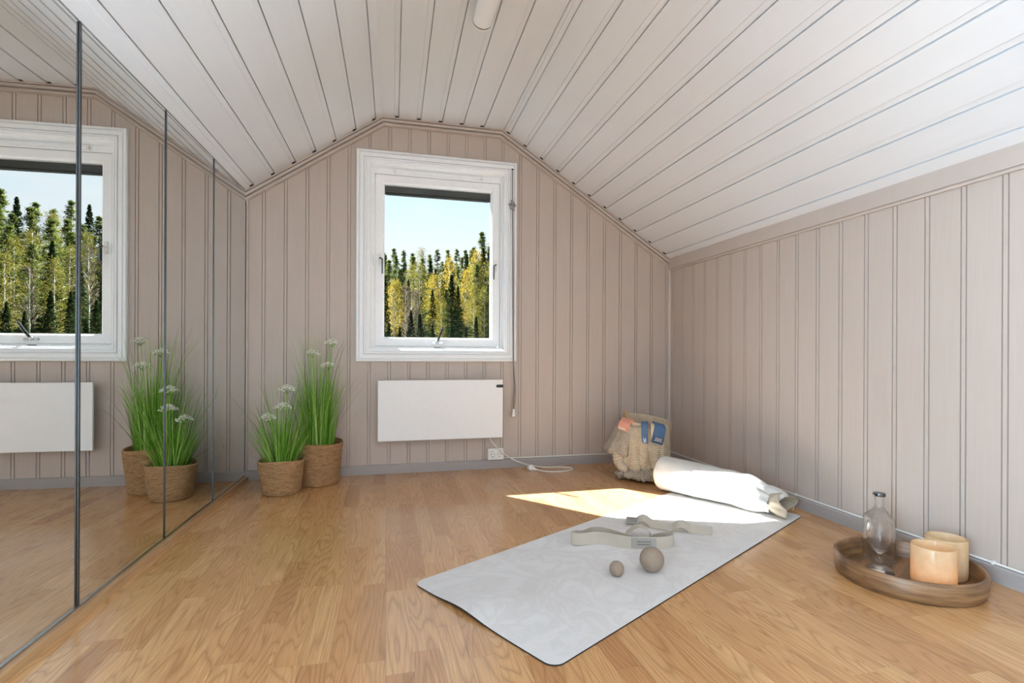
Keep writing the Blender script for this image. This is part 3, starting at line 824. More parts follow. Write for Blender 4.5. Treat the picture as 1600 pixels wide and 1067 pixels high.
def plant(c, rb, rt, h, Lr, n, flowers, label, seed, rad, leanmax, arcs):
    rr = random.Random(seed)
    t = thing('potted_grass', (c[0], c[1], 0), label, 'potted plant', group='two pots of flowering grass')
    pot(c, rb, rt, h, t, seed)
    mb = MB()
    for i in range(n):
        a = rr.uniform(0, 2*PI); q = math.sqrt(rr.random())*rad
        L = rr.uniform(*Lr)*(1-0.3*q/rad) if rr.random() < 0.6 else rr.uniform(Lr[0]*0.6, Lr[0]*1.1)
        if rr.random() < 0.12: L = Lr[1]*rr.uniform(1.0, 1.18); q *= 0.7
        lean = 0.04+leanmax*(q/rad)*rr.uniform(0.4, 1.0)
        blade(mb, (c[0]+q*math.cos(a), c[1]+q*math.sin(a), h-0.034), a+rr.uniform(-0.5, 0.5), lean, L, rr.uniform(0.0028, 0.0056), rr.choice([0.05, 0.12, 0.25, 0.45, 0.9])*rr.uniform(0.5, 1.3), rr)
    for (a, lean, L, curl) in arcs:
        blade(mb, (c[0]+rad*0.8*math.cos(a), c[1]+rad*0.8*math.sin(a), h-0.034), a, lean, L, 0.004, curl, rr, 12)
    g = mb.build('grass_blades', M_grass, t, recalc=False); g['kind'] = 'stuff'
    mb = MB()
    for i in range(26):
        a = rr.uniform(0, 2*PI); q = rad*0.7*math.sqrt(rr.random())
        blade(mb, (c[0]+q*math.cos(a), c[1]+q*math.sin(a), h-0.034), a, rr.uniform(0.15, 0.5), rr.uniform(Lr[0]*0.8, Lr[1]*0.95), 0.0016, rr.uniform(0.1, 0.7), rr, 8)
    g = mb.build('dry_blades', M_grassdark, t, recalc=False); g['kind'] = 'stuff'
    for f in flowers: umbel(f, 0.043, (c[0]+(f[0]-c[0])*0.25, c[1]+(f[1]-c[1])*0.25, h-0.03), t, rr)

plant((0.253, -0.323), 0.093, 0.1165, 0.176, (0.26, 0.44), 300, [(0.274, -0.30, 0.545), (0.262, -0.335, 0.452), (0.188, -0.335, 0.398)],
      'shorter tuft of green grass with white flowers in the smaller woven pot, in front by the mirror', 11, 0.066, 0.62,
      [(PI*0.98, 0.75, 0.34, 1.9), (PI*1.05, 0.9, 0.30, 2.1), (PI*0.92, 0.5, 0.36, 1.2), (-0.5, 0.8, 0.26, 1.7)])
plant((0.415, -0.146), 0.116, 0.140, 0.233, (0.40, 0.60), 340, [(0.383, -0.140, 0.738), (0.488, -0.132, 0.800), (0.470, -0.150, 0.668)],
      'taller upright grass with white flowers in the larger woven pot against the back wall', 12, 0.088, 0.13,
      [(0.2, 0.6, 0.36, 0.6), (0.45, 0.7, 0.34, 0.5), (-1.2, 0.5, 0.3, 0.9)])

# ------------------------------------------------------------------ yoga mat
e1 = Vector((0.873, 0.488, 0)).normalized(); e2 = Vector((0.488, -0.873, 0)).normalized()
A = Vector((0.879, -1.589, 0)); ML_, MW = 1.70, 0.615
def mat_mesh():
    t = thing('yoga_mat', A+e1*ML_/2+e2*MW/2, 'pale grey marbled yoga mat laid out on the oak floor', 'yoga mat')
    rc = 0.035; nu, nv = 90, 34
    def outline_clip(u, v):
        # rounded rectangle mapping: pull corner vertices onto the arc
        for cu, su in ((rc, -1), (ML_-rc, 1)):
            for cv, sv in ((rc, -1), (MW-rc, 1)):
                du, dv_ = (u-cu)*su, (v-cv)*sv
                if du > 0 and dv_ > 0:
                    m_ = max(du, dv_); l = math.hypot(du, dv_)
                    if l > 0: u = cu+su*du*m_/l; v = cv+sv*dv_*m_/l
        return u, v
    us = sorted(set([rc*i/6 for i in range(7)]+[ML_-rc*i/6 for i in range(7)]+[ML_*i/nu for i in range(2, nu-1)]))
    vs = sorted(set([rc*i/6 for i in range(7)]+[MW-rc*i/6 for i in range(7)]+[MW*i/nv for i in range(3, nv-2)]))
    def lift(u, v):
        a = max(0.0, 1-u/0.16); b_ = math.exp(-((v-0.25)/0.10)**2)
        return 0.011*a*a*b_
    def P_(u, v, z):
        u2, v2 = outline_clip(u, v); p = A+e1*u2+e2*v2; return (p.x, p.y, z+lift(u2, v2))
    top = MB(); top.grid([[P_(u, v, 0.0042) for v in vs] for u in us]); top.build('mat_surface', M_mattop, t, smooth=True, recalc=False)
    mb = MB(); mb.grid([[P_(u, v, 0.0002) for v in vs] for u in us])
    b = len(mb.v); rim = [(us[0], v) for v in vs]+[(u, vs[-1]) for u in us[1:]]+[(us[-1], v) for v in reversed(vs[:-1])]+[(u, vs[0]) for u in reversed(us[1:-1])]
    k_ = len(rim)
    mb.v += [P_(u, v, 0.0002) for u, v in rim]+[P_(u, v, 0.0040) for u, v in rim]
    for i in range(k_):
        j = (i+1) % k_; mb.f.append((b+i, b+j, b+k_+j, b+k_+i)); mb.m.append(0)
    prop(mb.build('mat_backing', M_matrub, t, recalc=True), 'black rubber underside')
mat_mesh()

# rolled mat in a white canvas bag
def canvas_roll():
    ax = Vector((0.455, -0.890, 0)).normalized(); pr = Vector((0.890, 0.455, 0))
    P0 = Vector((2.268, -0.722, 0.0045)); L = 0.60
    t = thing('mat_bag', P0+ax*0.3, 'white canvas drawstring bag lying across the far end of the yoga mat', 'bag')
    nu, na = 70, 72; rows = []
    def rad(u):
        r_ = 0.092-0.014*u
        if u < 0.05: r_ *= math.sqrt(max(0.0, 1-((0.05-u)/0.05)**2))*0.22+0.78
        if u > 0.80: r_ *= 1-0.42*((u-0.80)/0.20)**1.3
        return r_
    for i in range(nu+1):
        u = i/nu; r_ = rad(u); zc_ = 0.092-0.010*u-(0.020*max(0, (u-0.8)/0.2)**1.2)
        row = []
        for j in range(na):
            a = 2*PI*j/na; ca, sa = math.cos(a), math.sin(a)
            q = Vector((ca*1.3, sa*1.3, u*5))
            wr = 0.0035*noise.noise(q*1.4)+0.0015*noise.noise(Vector((ca*3, sa*3, u*14)))
            g = max(0.0, (u-0.68)/0.32)
            wr += g*(0.020*noise.noise(Vector((ca*2.1, sa*2.1, u*3.2+4)))+0.010*math.sin(5*a+6*u)+0.006*math.sin(9*a-8*u))
            rr_ = r_+wr
            wide = 1.0+0.30*max(0, (u-0.8)/0.2)
            p = P0+ax*(u*L)+pr*(ca*rr_*wide)+Vector((0, 0, zc_+sa*rr_))
            p.z = max(p.z, 0.0048)
            row.append(p)
        rows.append(row+[row[0]])
    mb = MB(); mb.grid([[p.copy() for p in r_] for r_ in rows])
    # closed left end, slightly domed
    ring = rows[0]; c = P0+Vector((0, 0, 0.092))-ax*0.010
    prev = ring
    for f in (0.85, 0.6, 0.3):
        cur = [c+(p-P0-Vector((0,0,0.092)))*f+ax*0.010*(f**4) for p in ring]
        mb.grid([prev, cur]); prev = cur
    b = len(mb.v); mb.v += [tuple(p) for p in prev[:-1]]+[tuple(c)]
    n_ = len(prev)-1
    for j in range(n_): mb.f.append((b+j, b+(j+1) % n_, b+n_)); mb.m.append(0)
    bag = mb.build('canvas_body', M_canvas, t, smooth=True)
    bm = bmesh.new(); bm.from_mesh(bag.data); bmesh.ops.remove_doubles(bm, verts=bm.verts, dist=0.0004); bmesh.ops.recalc_face_normals(bm, faces=bm.faces); bm.to_mesh(bag.data); bm.free()
    # open lips of the bag mouth in beige lining
    e = P0+ax*L; cz = 0.062
    lips = []
    for i in range(10):
        v = i/9; row = []
        for j in range(61):
            a = 2*PI*j/60; ca, sa = math.cos(a), math.sin(a)
            wx = 0.058+0.010*math.sin(v*2.2); hz = 0.040+0.012*v
            k_ = 1+0.16*math.sin(3*a+1.2)*(0.4+v)+0.10*math.sin(7*a+0.5)*v
            notch = 0.020*v*math.sin(2*a+0.6)
            p = e+ax*(-0.012+0.070*v+notch)+pr*(ca*wx*k_)+Vector((0, 0, cz-0.010*v+sa*hz*k_))
            p.z = max(p.z, 0.0055); row.append(p)
        lips.append(row)
    mb = MB(); mb.grid(lips); prop(mb.build('bag_mouth', M_lining, t, smooth=True, solid=0.0025), 'beige lined mouth of the bag')
    # folded white flap above the mouth
    fl = []
    for i in range(14):
        v = i/13; row = []
        for j in range(24):
            a = PI*(0.16+0.62*j/23); k_ = 1+0.12*math.sin(4*a+2)+0.08*v*math.sin(11*a)
            p = e+ax*(-0.075+0.115*v-0.02*math.sin(a*3)*v)+pr*(math.cos(a)*0.072*k_)+Vector((0, 0, cz+0.004+math.sin(a)*(0.050+0.010*math.sin(v*PI))*k_-0.022*v*v))
            row.append(p)
        fl.append(row)
    mb = MB(); mb.grid(fl); mb.build('bag_flap', M_canvas, t, smooth=True, solid=0.003)
    # rolled mat showing dark inside the mouth
    mb = MB(); sp = []
    for i in range(60):
        a = i*0.33; r_ = 0.006+0.0011*i*0.42; sp.append(e+ax*0.012+pr*(math.cos(a)*r_*1.2)+Vector((0, 0, cz-0.004+math.sin(a)*r_)))
    rows2 = [[p for p in sp], [p-ax*0.06 for p in sp]]
    mb.grid(rows2); prop(mb.build('rolled_mat', M_matrub, t, smooth=True, solid=0.004), 'dark rolled mat inside')
    # cotton drawstring
    mb = MB(); mb.tube(spline([e+ax*0.02+pr*0.05+Vector((0,0,0.095)), e+ax*0.05+pr*0.062+Vector((0,0,0.075)), e+ax*0.062+pr*0.066+Vector((0,0,0.04)), e+ax*0.056+pr*0.068+Vector((0,0,0.018))], 6), 0.0022, 6)
    mb.build('drawstring', M_lining, t, smooth=True)
canvas_roll()

# ------------------------------------------------------------------ massage balls and bands on the mat
def ball(c, r, label):
    mb = MB(); bm = bmesh.new(); bmesh.ops.create_uvsphere(bm, u_segments=48, v_segments=32, radius=r)
    for v in bm.verts: mb.v.append((v.co.x, v.co.y, v.co.z))
    for f in bm.faces: mb.f.append(tuple(v.index for v in f.verts)); mb.m.append(0)
    bm.free()
    o = mb.build('massage_ball', M_ball, smooth=True); o.location = c
    prop(o, label, 'ball', 'two taupe massage balls on the mat')
ball((1.542, -1.695, 0.0044+0.025), 0.025, 'small taupe massage ball on the yoga mat')
ball((1.675, -1.689, 0.0044+0.041), 0.041, 'larger taupe massage ball on the yoga mat in front of the band')

be = Vector((0.961, -0.276, 0)); bn = Vector((0.276, 0.961, 0))
def front_band():
    O = Vector((1.490, -1.405, 0.0048))
    t = thing('resistance_band', O+be*0.2, 'cream elastic loop band standing in a flattened loop behind the balls', 'exercise band', group='cream elastic bands on the yoga mat')
    loc = [(0.0, 0.012, 0.003), (0.02, -0.004, 0.002), (0.05, 0.004, 0.001), (0.09, 0.020, 0), (0.13, 0.018, 0), (0.18, -0.006, 0), (0.235, -0.022, 0), (0.31, -0.024, 0), (0.36, -0.014, 0), (0.392, 0.006, 0), (0.396, 0.034, 0), (0.372, 0.054, 0), (0.33, 0.050, 0), (0.295, 0.022, 0), (0.25, 0.014, 0), (0.20, 0.044, 0), (0.16, 0.070, 0), (0.12, 0.090, 0), (0.085, 0.088, 0), (0.06, 0.066, 0), (0.045, 0.050, 0.001), (0.018, 0.036, 0.003)]
    pts = spline([O+be*a+bn*b+Vector((0, 0, c)) for a, b, c in loc], 6, closed=True)
    n = len(pts); tl = []; wd = []
    for i in range(n):
        ph = 2*PI*i/n
        tl.append(Vector((0, 0, 1))+bn*(0.35*math.sin(ph*1.0+0.6)+0.18*math.sin(3*ph)))
        wd.append(0.045)
    mb = MB(); ribbon(mb, pts, wd, 0.0026, tl, True); mb.build('elastic_band', M_band, t, smooth=True, angle=50)
    # sewn patch with lettering on the front run
    q0 = O+be*0.235+bn*(-0.0145); 
    i0 = min(range(n), key=lambda i: (pts[i]-(O+be*0.225+bn*-0.020)).length); i1 = min(range(n), key=lambda i: (pts[i]-(O+be*0.318+bn*-0.024)).length)
    seg = pts[i0:i1+1]; ts = tl[i0:i1+1]
    mb = MB(); ribbon(mb, [p-bn*0.0022+ts[k_].normalized()*0.004 for k_, p in enumerate(seg)], 0.037, 0.0014, ts); pa = mb.build('sewn_patch', M_bandtag, t)
    pa['label'] = 'grey sewn patch with lettering'
    mb = MB()
    for hz in (0.016, 0.026): ribbon(mb, [p-bn*0.0032+ts[k_+2].normalized()*hz for k_, p in enumerate(seg[2:-2])], 0.004, 0.0008, ts[2:-2])
    mb.build('lettering', M_patchline, pa)
    # inner loop of the strap rising behind the band
    mb = MB(); Q = O+be*0.235+bn*0.075
    arch = spline([Q+be*-0.02+Vector((0,0,0.0)), Q+be*0.005+Vector((0,0,0.022))+bn*0.01, Q+be*0.04+Vector((0,0,0.040))+bn*0.02, Q+be*0.078+Vector((0,0,0.034))+bn*0.012, Q+be*0.092+Vector((0,0,0.012)), Q+be*0.082+Vector((0,0,0.001))-bn*0.006], 6)
    ribbon(mb, arch, 0.040, 0.0024, [bn]*len(arch)); prop(mb.build('inner_loop', M_band, t, smooth=True, angle=50), 'loop of band arching up')
front_band()

def back_band():
    O = Vector((1.800, -1.245, 0.0048)); dx = Vector((0.815, -0.58, 0)).normalized(); dn = Vector((0.58, 0.815, 0)).normalized()
    t = thing('resistance_band', O+dx*0.17, 'cream elastic band folded in waves beside the sun patch, behind the loop band', 'exercise band', group='cream elastic bands on the yoga mat')
    mb = MB()
    for lay in (0, 1):
        loc = []
        for i in range(41):
            u = i/40; s_ = 0.345*u
            z = 0.002+0.0032*lay+0.022*max(0, math.sin(2*PI*(u*2.2-0.18)))*(0.25 if u < 0.12 else 1)*(1-0.45*lay)
            loc.append(O+dx*s_+dn*(0.010*math.sin(2*PI*u*1.3)+0.002*lay)+Vector((0, 0, z)))
        ribbon(mb, loc, 0.046, 0.0024, [(dn+Vector((0, 0, 0.45))).normalized()]*len(loc))
    mb.build('elastic_band', M_band, t, smooth=True, angle=50)
    mb = MB(); up = (dn+Vector((0, 0, 0.45))).normalized(); nn = dx.cross(up).normalized()
    seg = [O+dx*(-0.004+0.06*i/8)+Vector((0, 0, 0.0085))+dn*0.002*i/8+nn*0.0 for i in range(9)]
    ribbon(mb, [p+Vector((0,0,0.004)) for p in seg], 0.042, 0.0014, [up]*9); pa = mb.build('sewn_patch', M_bandtag, t); pa['label'] = 'grey sewn patch with lettering'
    mb = MB()
    for k_ in (0.010, 0.020, 0.030): ribbon(mb, [p+up*k_+Vector((0,0,0.0052)) for p in seg[1:-1]], 0.003, 0.001, [up]*7)
    mb.build('lettering', M_patchline, pa)
back_band()

# ------------------------------------------------------------------ basket with throw in the corner
BC = Vector((2.362, -0.385, 0))
def basket():
    t = thing('fabric_basket', BC, 'sand coloured soft basket standing in the right back corner under a knitted throw', 'basket')
    def fn(r_, z, a):
        return r_*(1+0.05*math.sin(2*a+0.5)*z/0.3)+0.004*noise.noise(Vector((math.cos(a)*2, math.sin(a)*2, z*9))), z+0.022*math.sin(a-0.6)*max(0, (z-0.1)/0.2)
    mb = MB(); mb.lathe([(0, 0.004), (0.13, 0.004), (0.138, 0.0), (0.144, 0.01), (0.148, 0.1), (0.150, 0.2), (0.151, 0.285), (0.1545, 0.300), (0.156, 0.338), (0.153, 0.342), (0.148, 0.339), (0.146, 0.29), (0.141, 0.1), (0.13, 0.012), (0, 0.012)], 80, tuple(BC), fn=fn)
    mb.build('basket_body', M_felt, t, smooth=True)
    # fabric strap over the rim
    mb = MB(); a = math.radians(-108); d = Vector((math.cos(a), math.sin(a), 0)); s_ = Vector((-d.y, d.x, 0))
    pts = [BC+d*r_+Vector((0, 0, z)) for r_, z in ((0.138, 0.25), (0.142, 0.30), (0.150, 0.334), (0.170, 0.342), (0.196, 0.325), (0.206, 0.28), (0.208, 0.235))]
    pts = spline(pts, 5); ribbon(mb, [p-s_*0.012 for p in pts], 0.024, 0.003, [s_]*len(pts)); mb.build('carry_strap', M_felt, t, smooth=True, angle=50)
basket()

def throw():
    t = thing('knitted_throw', BC+Vector((-0.15, -0.15, 0)), 'cream knitted throw hanging out of the corner basket down to the floor', 'throw blanket')
    # main drape: angle sector facing the camera
    def sheet(a0, a1, prof, nu, nv, fold, ph, uvs, rag=0.0, seed=0.0, cre=0.0):
        rows = []; uv = []
        for i in range(nu+1):
            u = i/nu; a = a0+(a1-a0)*u; row = []
            for j in range(nv+1):
                v = j/nv; x = v*(len(prof)-1); k_ = min(int(x), len(prof)-2); f = x-k_
                f = f*f*(3-2*f) if False else f
                r_ = prof[k_][0]*(1-f)+prof[k_+1][0]*f; z = prof[k_][1]*(1-f)+prof[k_+1][1]*f
                low = max(0.0, min(1.0, (0.33-z)/0.3)) if v > 0.25 else 0.0
                edge = math.sin(PI*min(1, max(0, u)))**0.35 if 0 < u < 1 else 0.0
                rr_ = r_+fold*low*(2.2*noise.noise(Vector((a*3.1+v*0.8, v*1.3, seed+9)))+0.7*noise.noise(Vector((a*9+2*v, v*3, seed+2))))+0.010*noise.noise(Vector((a*3, z*9, seed)))
                rr_ = 0.150+(rr_-0.150)*(0.55+0.45*edge) if z < 0.32 else rr_
                rr_ -= cre*low*(0.034*math.exp(-((a+2.46-0.30*v)/0.055)**2)+0.030*math.exp(-((a+1.66+0.35*(v-0.6))/0.06)**2)+0.018*math.exp(-((a+2.06-0.5*(v-0.5))/0.05)**2))
                zz = z+0.008*noise.noise(Vector((a*4, v*6, seed+5)))+rag*math.sin(a*16+ph)*max(0, (v-0.8)/0.2)
                p = BC+Vector((math.cos(a)*rr_, math.sin(a)*rr_, max(zz, 0.008)))
                p.x = min(p.x, W-0.03)
                row.append(p); uv.append((u*uvs[0], v*uvs[1]))
            rows.append(row)
        mb = MB(); mb.grid(rows); mb.uv = uv; return mb
    prof = [(0.120, 0.20), (0.130, 0.26), (0.144, 0.312), (0.160, 0.322), (0.178, 0.306), (0.190, 0.265), (0.198, 0.215), (0.208, 0.16), (0.218, 0.11), (0.212, 0.06), (0.214, 0.03), (0.232, 0.014)]
    mb = sheet(math.radians(-166), math.radians(-72), prof, 160, 90, 0.020, 0.6, (40, 50), cre=1.0)
    mb.build('main_drape', M_knit, t, smooth=True, solid=0.012)
    # left fold with the underside turned out
    prof2 = [(0.125, 0.23), (0.146, 0.312), (0.168, 0.330), (0.192, 0.306), (0.208, 0.272), (0.226, 0.236), (0.246, 0.205), (0.262, 0.176), (0.258, 0.158), (0.238, 0.150)]
    mb = sheet(math.radians(-204), math.radians(-148), prof2, 80, 60, 0.034, 2.0, (26, 34), rag=0.010, seed=3)
    prop(mb.build('side_fold', M_knitgrey, t, smooth=True, solid=0.012), 'greyer fold on the left side')
    # rolled hem loops under the left fold
    mb = MB()
    for (aa, rr_, z, L) in ((-176, 0.232, 0.175, 0.05), (-164, 0.228, 0.165, 0.045)):
        a = math.radians(aa); d = Vector((math.cos(a), math.sin(a), 0)); s_ = Vector((-d.y, d.x, 0)); c = BC+d*rr_+Vector((0, 0, z))
        pts = [c+s_*(-L/2+L*k_/16)+Vector((0, 0, -0.028*math.sin(PI*k_/16)))+d*0.006*math.sin(PI*k_/8) for k_ in range(17)]
        mb.tube(pts, [0.006+0.007*math.sin(PI*k_/16) for k_ in range(17)], 10)
    mb.uv = [(p[0]*160, p[2]*160) for p in mb.v]; mb.build('rolled_hem', M_knit, t, smooth=True)
    # puddled ruffle on the floor
    rows = []; uv = []
    for i in range(121):
        u = i/120; a = math.radians(-172+118*u); row = []
        for j in range(15):
            v = j/14
            r_ = 0.200+0.052*math.sin(PI*v*0.9)+0.040*noise.noise(Vector((a*6, 1.0, 7)))+0.020*noise.noise(Vector((a*17, v*2, 3)))
            z = 0.070-0.058*v+0.030*noise.noise(Vector((a*7, v*2.2, 2)))*math.sin(PI*v)+0.012*noise.noise(Vector((a*22, v*5, 5)))
            if v > 0.75: r_ -= 0.04*(v-0.75)/0.25
            env = min(1, min(u, 1-u)/0.12); z = 0.009+(z-0.009)*(0.25+0.75*env); r_ = 0.19+(r_-0.19)*(0.4+0.6*env)
            row.append(BC+Vector((math.cos(a)*r_, math.sin(a)*r_, max(z, 0.008)))); uv.append((u*66, v*12))
        rows.append(row)
    mb = MB(); mb.grid(rows); mb.uv = uv; prop(mb.build('ruffled_edge', M_knitgrey, t, smooth=True, solid=0.010), 'greyer ruffled edge lying on the floor')
    mb = MB(); mb.ico(BC+Vector((math.cos(math.radians(-104))*0.245, math.sin(math.radians(-104))*0.245, 0.016)), 0.016, 2, 0, (1.2, 1, 0.9))
    mb.ico(BC+Vector((math.cos(math.radians(-98))*0.240, math.sin(math.radians(-98))*0.240, 0.022)), 0.013, 2)
    mb.uv = [(p[0]*160, p[2]*160) for p in mb.v]; mb.build('tassel', M_knit, t, smooth=True)
throw()

# tan rolled cloth hanging out at the left
mb = MB(); a = math.radians(-170)
pts = spline([BC+Vector((math.cos(a)*r_+0.0, math.sin(a)*r_+dy, z)) for r_, dy, z in ((0.198, 0.0, 0.20), (0.214, -0.02, 0.165), (0.226, -0.035, 0.125), (0.222, -0.060, 0.088), (0.200, -0.100, 0.066))], 12)
mb.tube(pts, [0.020+0.014*math.sin(PI*min(1, 0.15+i/len(pts)*0.9))+0.0028*math.sin(i*1.55) for i in range(len(pts))], 18)
for v in range(len(mb.v)):
    p = Vector(mb.v[v]); q = p+Vector((noise.noise(p*40), noise.noise(p*40+Vector((5,0,0))), noise.noise(p*40+Vector((0,7,0)))))*0.004; mb.v[v] = tuple(q)
o = mb.build('rolled_cloth', M_lining, smooth=True)
prop(o, 'tan rolled cloth drooping from the left side of the knitted throw', 'cloth')

# dowel sticking out of the basket
mb = MB(); p0 = BC+Vector((-0.045, -0.02, 0.14)); p1 = BC+Vector((-0.135, 0.02, 0.395)); dd = (p1-p0).normalized()
mb.tube([p0, p1-dd*0.014, p1-dd*0.012, p1-dd*0.002, p1], [0.011, 0.011, 0.013, 0.013, 0.009], 16)
prop(mb.build('wooden_dowel', M_stick, smooth=True, angle=40), 'short pale wooden stick poking out of the top of the basket', 'stick')

# folded bands laid over the throw
def folded_band(ang, zt, w, L, r0, mat, edge, label, cx_shift=0.0, tilt=0.0, thick=0.006, vertical_print=False, drop=0.0):
    a = math.radians(ang); d = Vector((math.cos(a), math.sin(a), 0)); s_ = Vector((-d.y, d.x, 0)); c = BC+d*r0+Vector((0, 0, zt))
    t = thing('folded_exercise_band', c, label, 'exercise band', group='folded exercise bands hung on the throw')
    down = (Vector((0, 0, -1))+s_*tilt).normalized(); s2 = (s_+Vector((0, 0, tilt))).normalized()
    def path(off): 
        return spline([c-d*(0.030-0)+Vector((0,0,0.004+off)), c-d*0.008+Vector((0,0,0.012+off)), c+d*(0.012+off*0.7)+Vector((0,0,0.002)), c+d*(0.022+off)+down*L*0.35, c+d*(0.026+off)+down*L*0.7, c+d*(0.026+off)+down*L], 6)
    for k_, off in enumerate((0.0, thick)):
        P_ = path(off); mb = MB(); ribbon(mb, [p-s2*w/2 for p in P_], w, thick*0.8, [s2]*len(P_)); 
        mb.build('band_layer', mat if k_ else edge, t, smooth=True, angle=50, bevel=0.0012)
    P_ = path(thick*1.5+0.0008); q = P_[-5]; out = 0.0015
    mb = MB(); base = P_[-1]
    Hh = L*0.40
    patch = [base-down*(0.004)+d*out, base-down*Hh+d*out]
    ribbon(mb, [p-s2*w*0.46 for p in [patch[0], (patch[0]+patch[1])/2, patch[1]]], w*0.92, 0.002, [s2]*3); pa = mb.build('label_patch', edge, t)
    pa['label'] = 'stitched label patch'
    mb = MB()
    for i in range(3):
        if vertical_print:
            x0 = -w*0.16+w*0.14*i; ln = (0.9, 0.6, 0.8)[i]
            ribbon(mb, [patch[0]-down*(Hh*0.1)+s2*x0+d*0.0016, patch[0]-down*(Hh*(0.1+0.75*ln))+s2*x0+d*0.0016], 0.0022, 0.0006, [s2]*2)
        else:
            zq = Hh*(0.28+0.2*i); ln = (0.75, 0.6, 0.7)[i]
            ribbon(mb, [patch[0]-down*zq-s2*w*0.5*ln+d*0.0016, patch[0]-down*(zq+0.0026)-s2*w*0.5*ln+d*0.0016], w*ln, 0.0006, [s2]*2)
    mb.build('printed_lettering', M_print, pa)
folded_band(-160, 0.336, 0.078, 0.050, 0.168, M_pink, M_pink, 'peach pink folded exercise band lying on the left top of the throw', tilt=-0.15)
folded_band(-122, 0.330, 0.036, 0.105, 0.176, M_blue, M_blue, 'narrow denim blue folded exercise band hanging in the middle of the throw', vertical_print=True, tilt=0.05)
folded_band(-95, 0.322, 0.070, 0.098, 0.180, M_blue, M_bluedark, 'wide denim blue folded exercise band hanging at the right of the throw', tilt=-0.30)

# ------------------------------------------------------------------ tray and what stands on it
TC = (2.477, -1.93)
def tray():
    t = thing('serving_tray', (TC[0], TC[1], 0), 'round acacia wood tray on the floor by the right wall', 'tray', rz=0.5)
    r_, h_ = 0.206, 0.069
    mb = MB(); mb.lathe([(0, 0.0), (r_-0.012, 0.0), (r_-0.006, 0.004), (r_-0.002, 0.02), (r_, h_-0.004), (r_-0.003, h_), (r_-0.010, h_), (r_-0.013, h_-0.004), (r_-0.015, 0.02), (r_-0.0165, 0.0125)], 120, (TC[0], TC[1], 0))
    mb.build('tray_rim', M_acaciarim, t, smooth=True, angle=50)
    mb = MB(); mb.lathe([(0, 0.0122), (r_-0.0166, 0.0122)], 96, (TC[0], TC[1], 0)); mb.build('tray_base', M_acacia, t)
tray()

def candle(c, rr_, h_, label, lit):
    z0 = 0.0126
    t = thing('candle_holder', (c[0], c[1], z0), label, 'candle holder', group='amber glass candle holders on the tray')
    mb = MB(); mb.lathe([(0, 0.0), (rr_-0.004, 0.0), (rr_-0.001, 0.004), (rr_, 0.02), (rr_, h_-0.003), (rr_-0.0015, h_), (rr_-0.0035, h_), (rr_-0.005, h_-0.004), (rr_-0.005, 0.014), (0, 0.012)], 64, (c[0], c[1], z0))
    mb.build('glass_cup', M_amber, t, smooth=True, angle=50)
    mb = MB(); mb.lathe([(0, 0.0135), (0.019, 0.0135), (0.020, 0.03), (0.018, 0.029), (0, 0.0285)], 28, (c[0], c[1], z0)); tl = mb.build('tealight', M_wax, t, smooth=True, angle=40)
    if lit:
        mf = Mat('candle_flame'); mf.base((0, 0, 0, 1)); mf.set(Emission_Color=(1.0, 0.50, 0.14, 1), Emission_Strength=45.0)
        mb = MB(); mb.lathe([(0, 0.0), (0.003, 0.004), (0.0035, 0.009), (0.002, 0.017), (0, 0.023)], 12, (c[0], c[1], z0+0.031)); mb.build('flame', mf.m, tl, smooth=True)
candle((2.486, -2.011), 0.059, 0.128, 'amber frosted glass candle holder standing in front on the wooden tray', True)
candle((2.607, -1.962), 0.0565, 0.128, 'amber glass candle holder behind the other one, nearer the wall', False)

def bottle():
    c = (2.508, -1.806); z0 = 0.0126
    t = thing('glass_bottle', (c[0], c[1], z0), 'clear square-shouldered glass bottle with metal stopper on the tray', 'bottle', rz=math.radians(-25))
    mb = MB()
    def sq(r_, z, a):
        k_ = min(1.0, max(0.0, (0.168-z)/0.02)); p = 2+6*k_
        rs = r_*(abs(math.cos(a))**p+abs(math.sin(a))**p)**(-1/p)
        return rs, z
    ro = 0.040; ri = 0.0365
    outer = [(0, 0), (ro-0.004, 0), (ro, 0.004), (ro, 0.05), (ro, 0.10), (ro, 0.148), (ro*0.97, 0.156), (ro*0.82, 0.166), (ro*0.5, 0.182), (0.0165, 0.188), (0.015, 0.194), (0.015, 0.222), (0.0165, 0.224), (0.0165, 0.229)]
    inner = [(0.011, 0.229), (0.011, 0.19), (ri*0.48, 0.178), (ri*0.80, 0.162), (ri*0.97, 0.150), (ri, 0.146), (ri, 0.05), (ri, 0.016), (ri-0.006, 0.012), (0, 0.012)]
    mb.lathe(outer+inner, 72, (0, 0, 0), fn=sq)
    Mz = Matrix.Translation((c[0], c[1], z0)) @ Matrix.Rotation(math.radians(-25), 4, 'Z')
    mb.v = [tuple(Mz @ Vector(v)) for v in mb.v]
    mb.build('bottle_glass', M_glass, t, smooth=True, angle=40)
    mb = MB(); mb.lathe([(0, 0.232), (0.010, 0.232), (0.010, 0.2295), (0.0195, 0.2295), (0.020, 0.233), (0.019, 0.240), (0, 0.241)], 30, (c[0], c[1], z0))
    prop(mb.build('stopper', M_gunmetal, t, smooth=True, angle=40), 'flat metal stopper')
bottle()

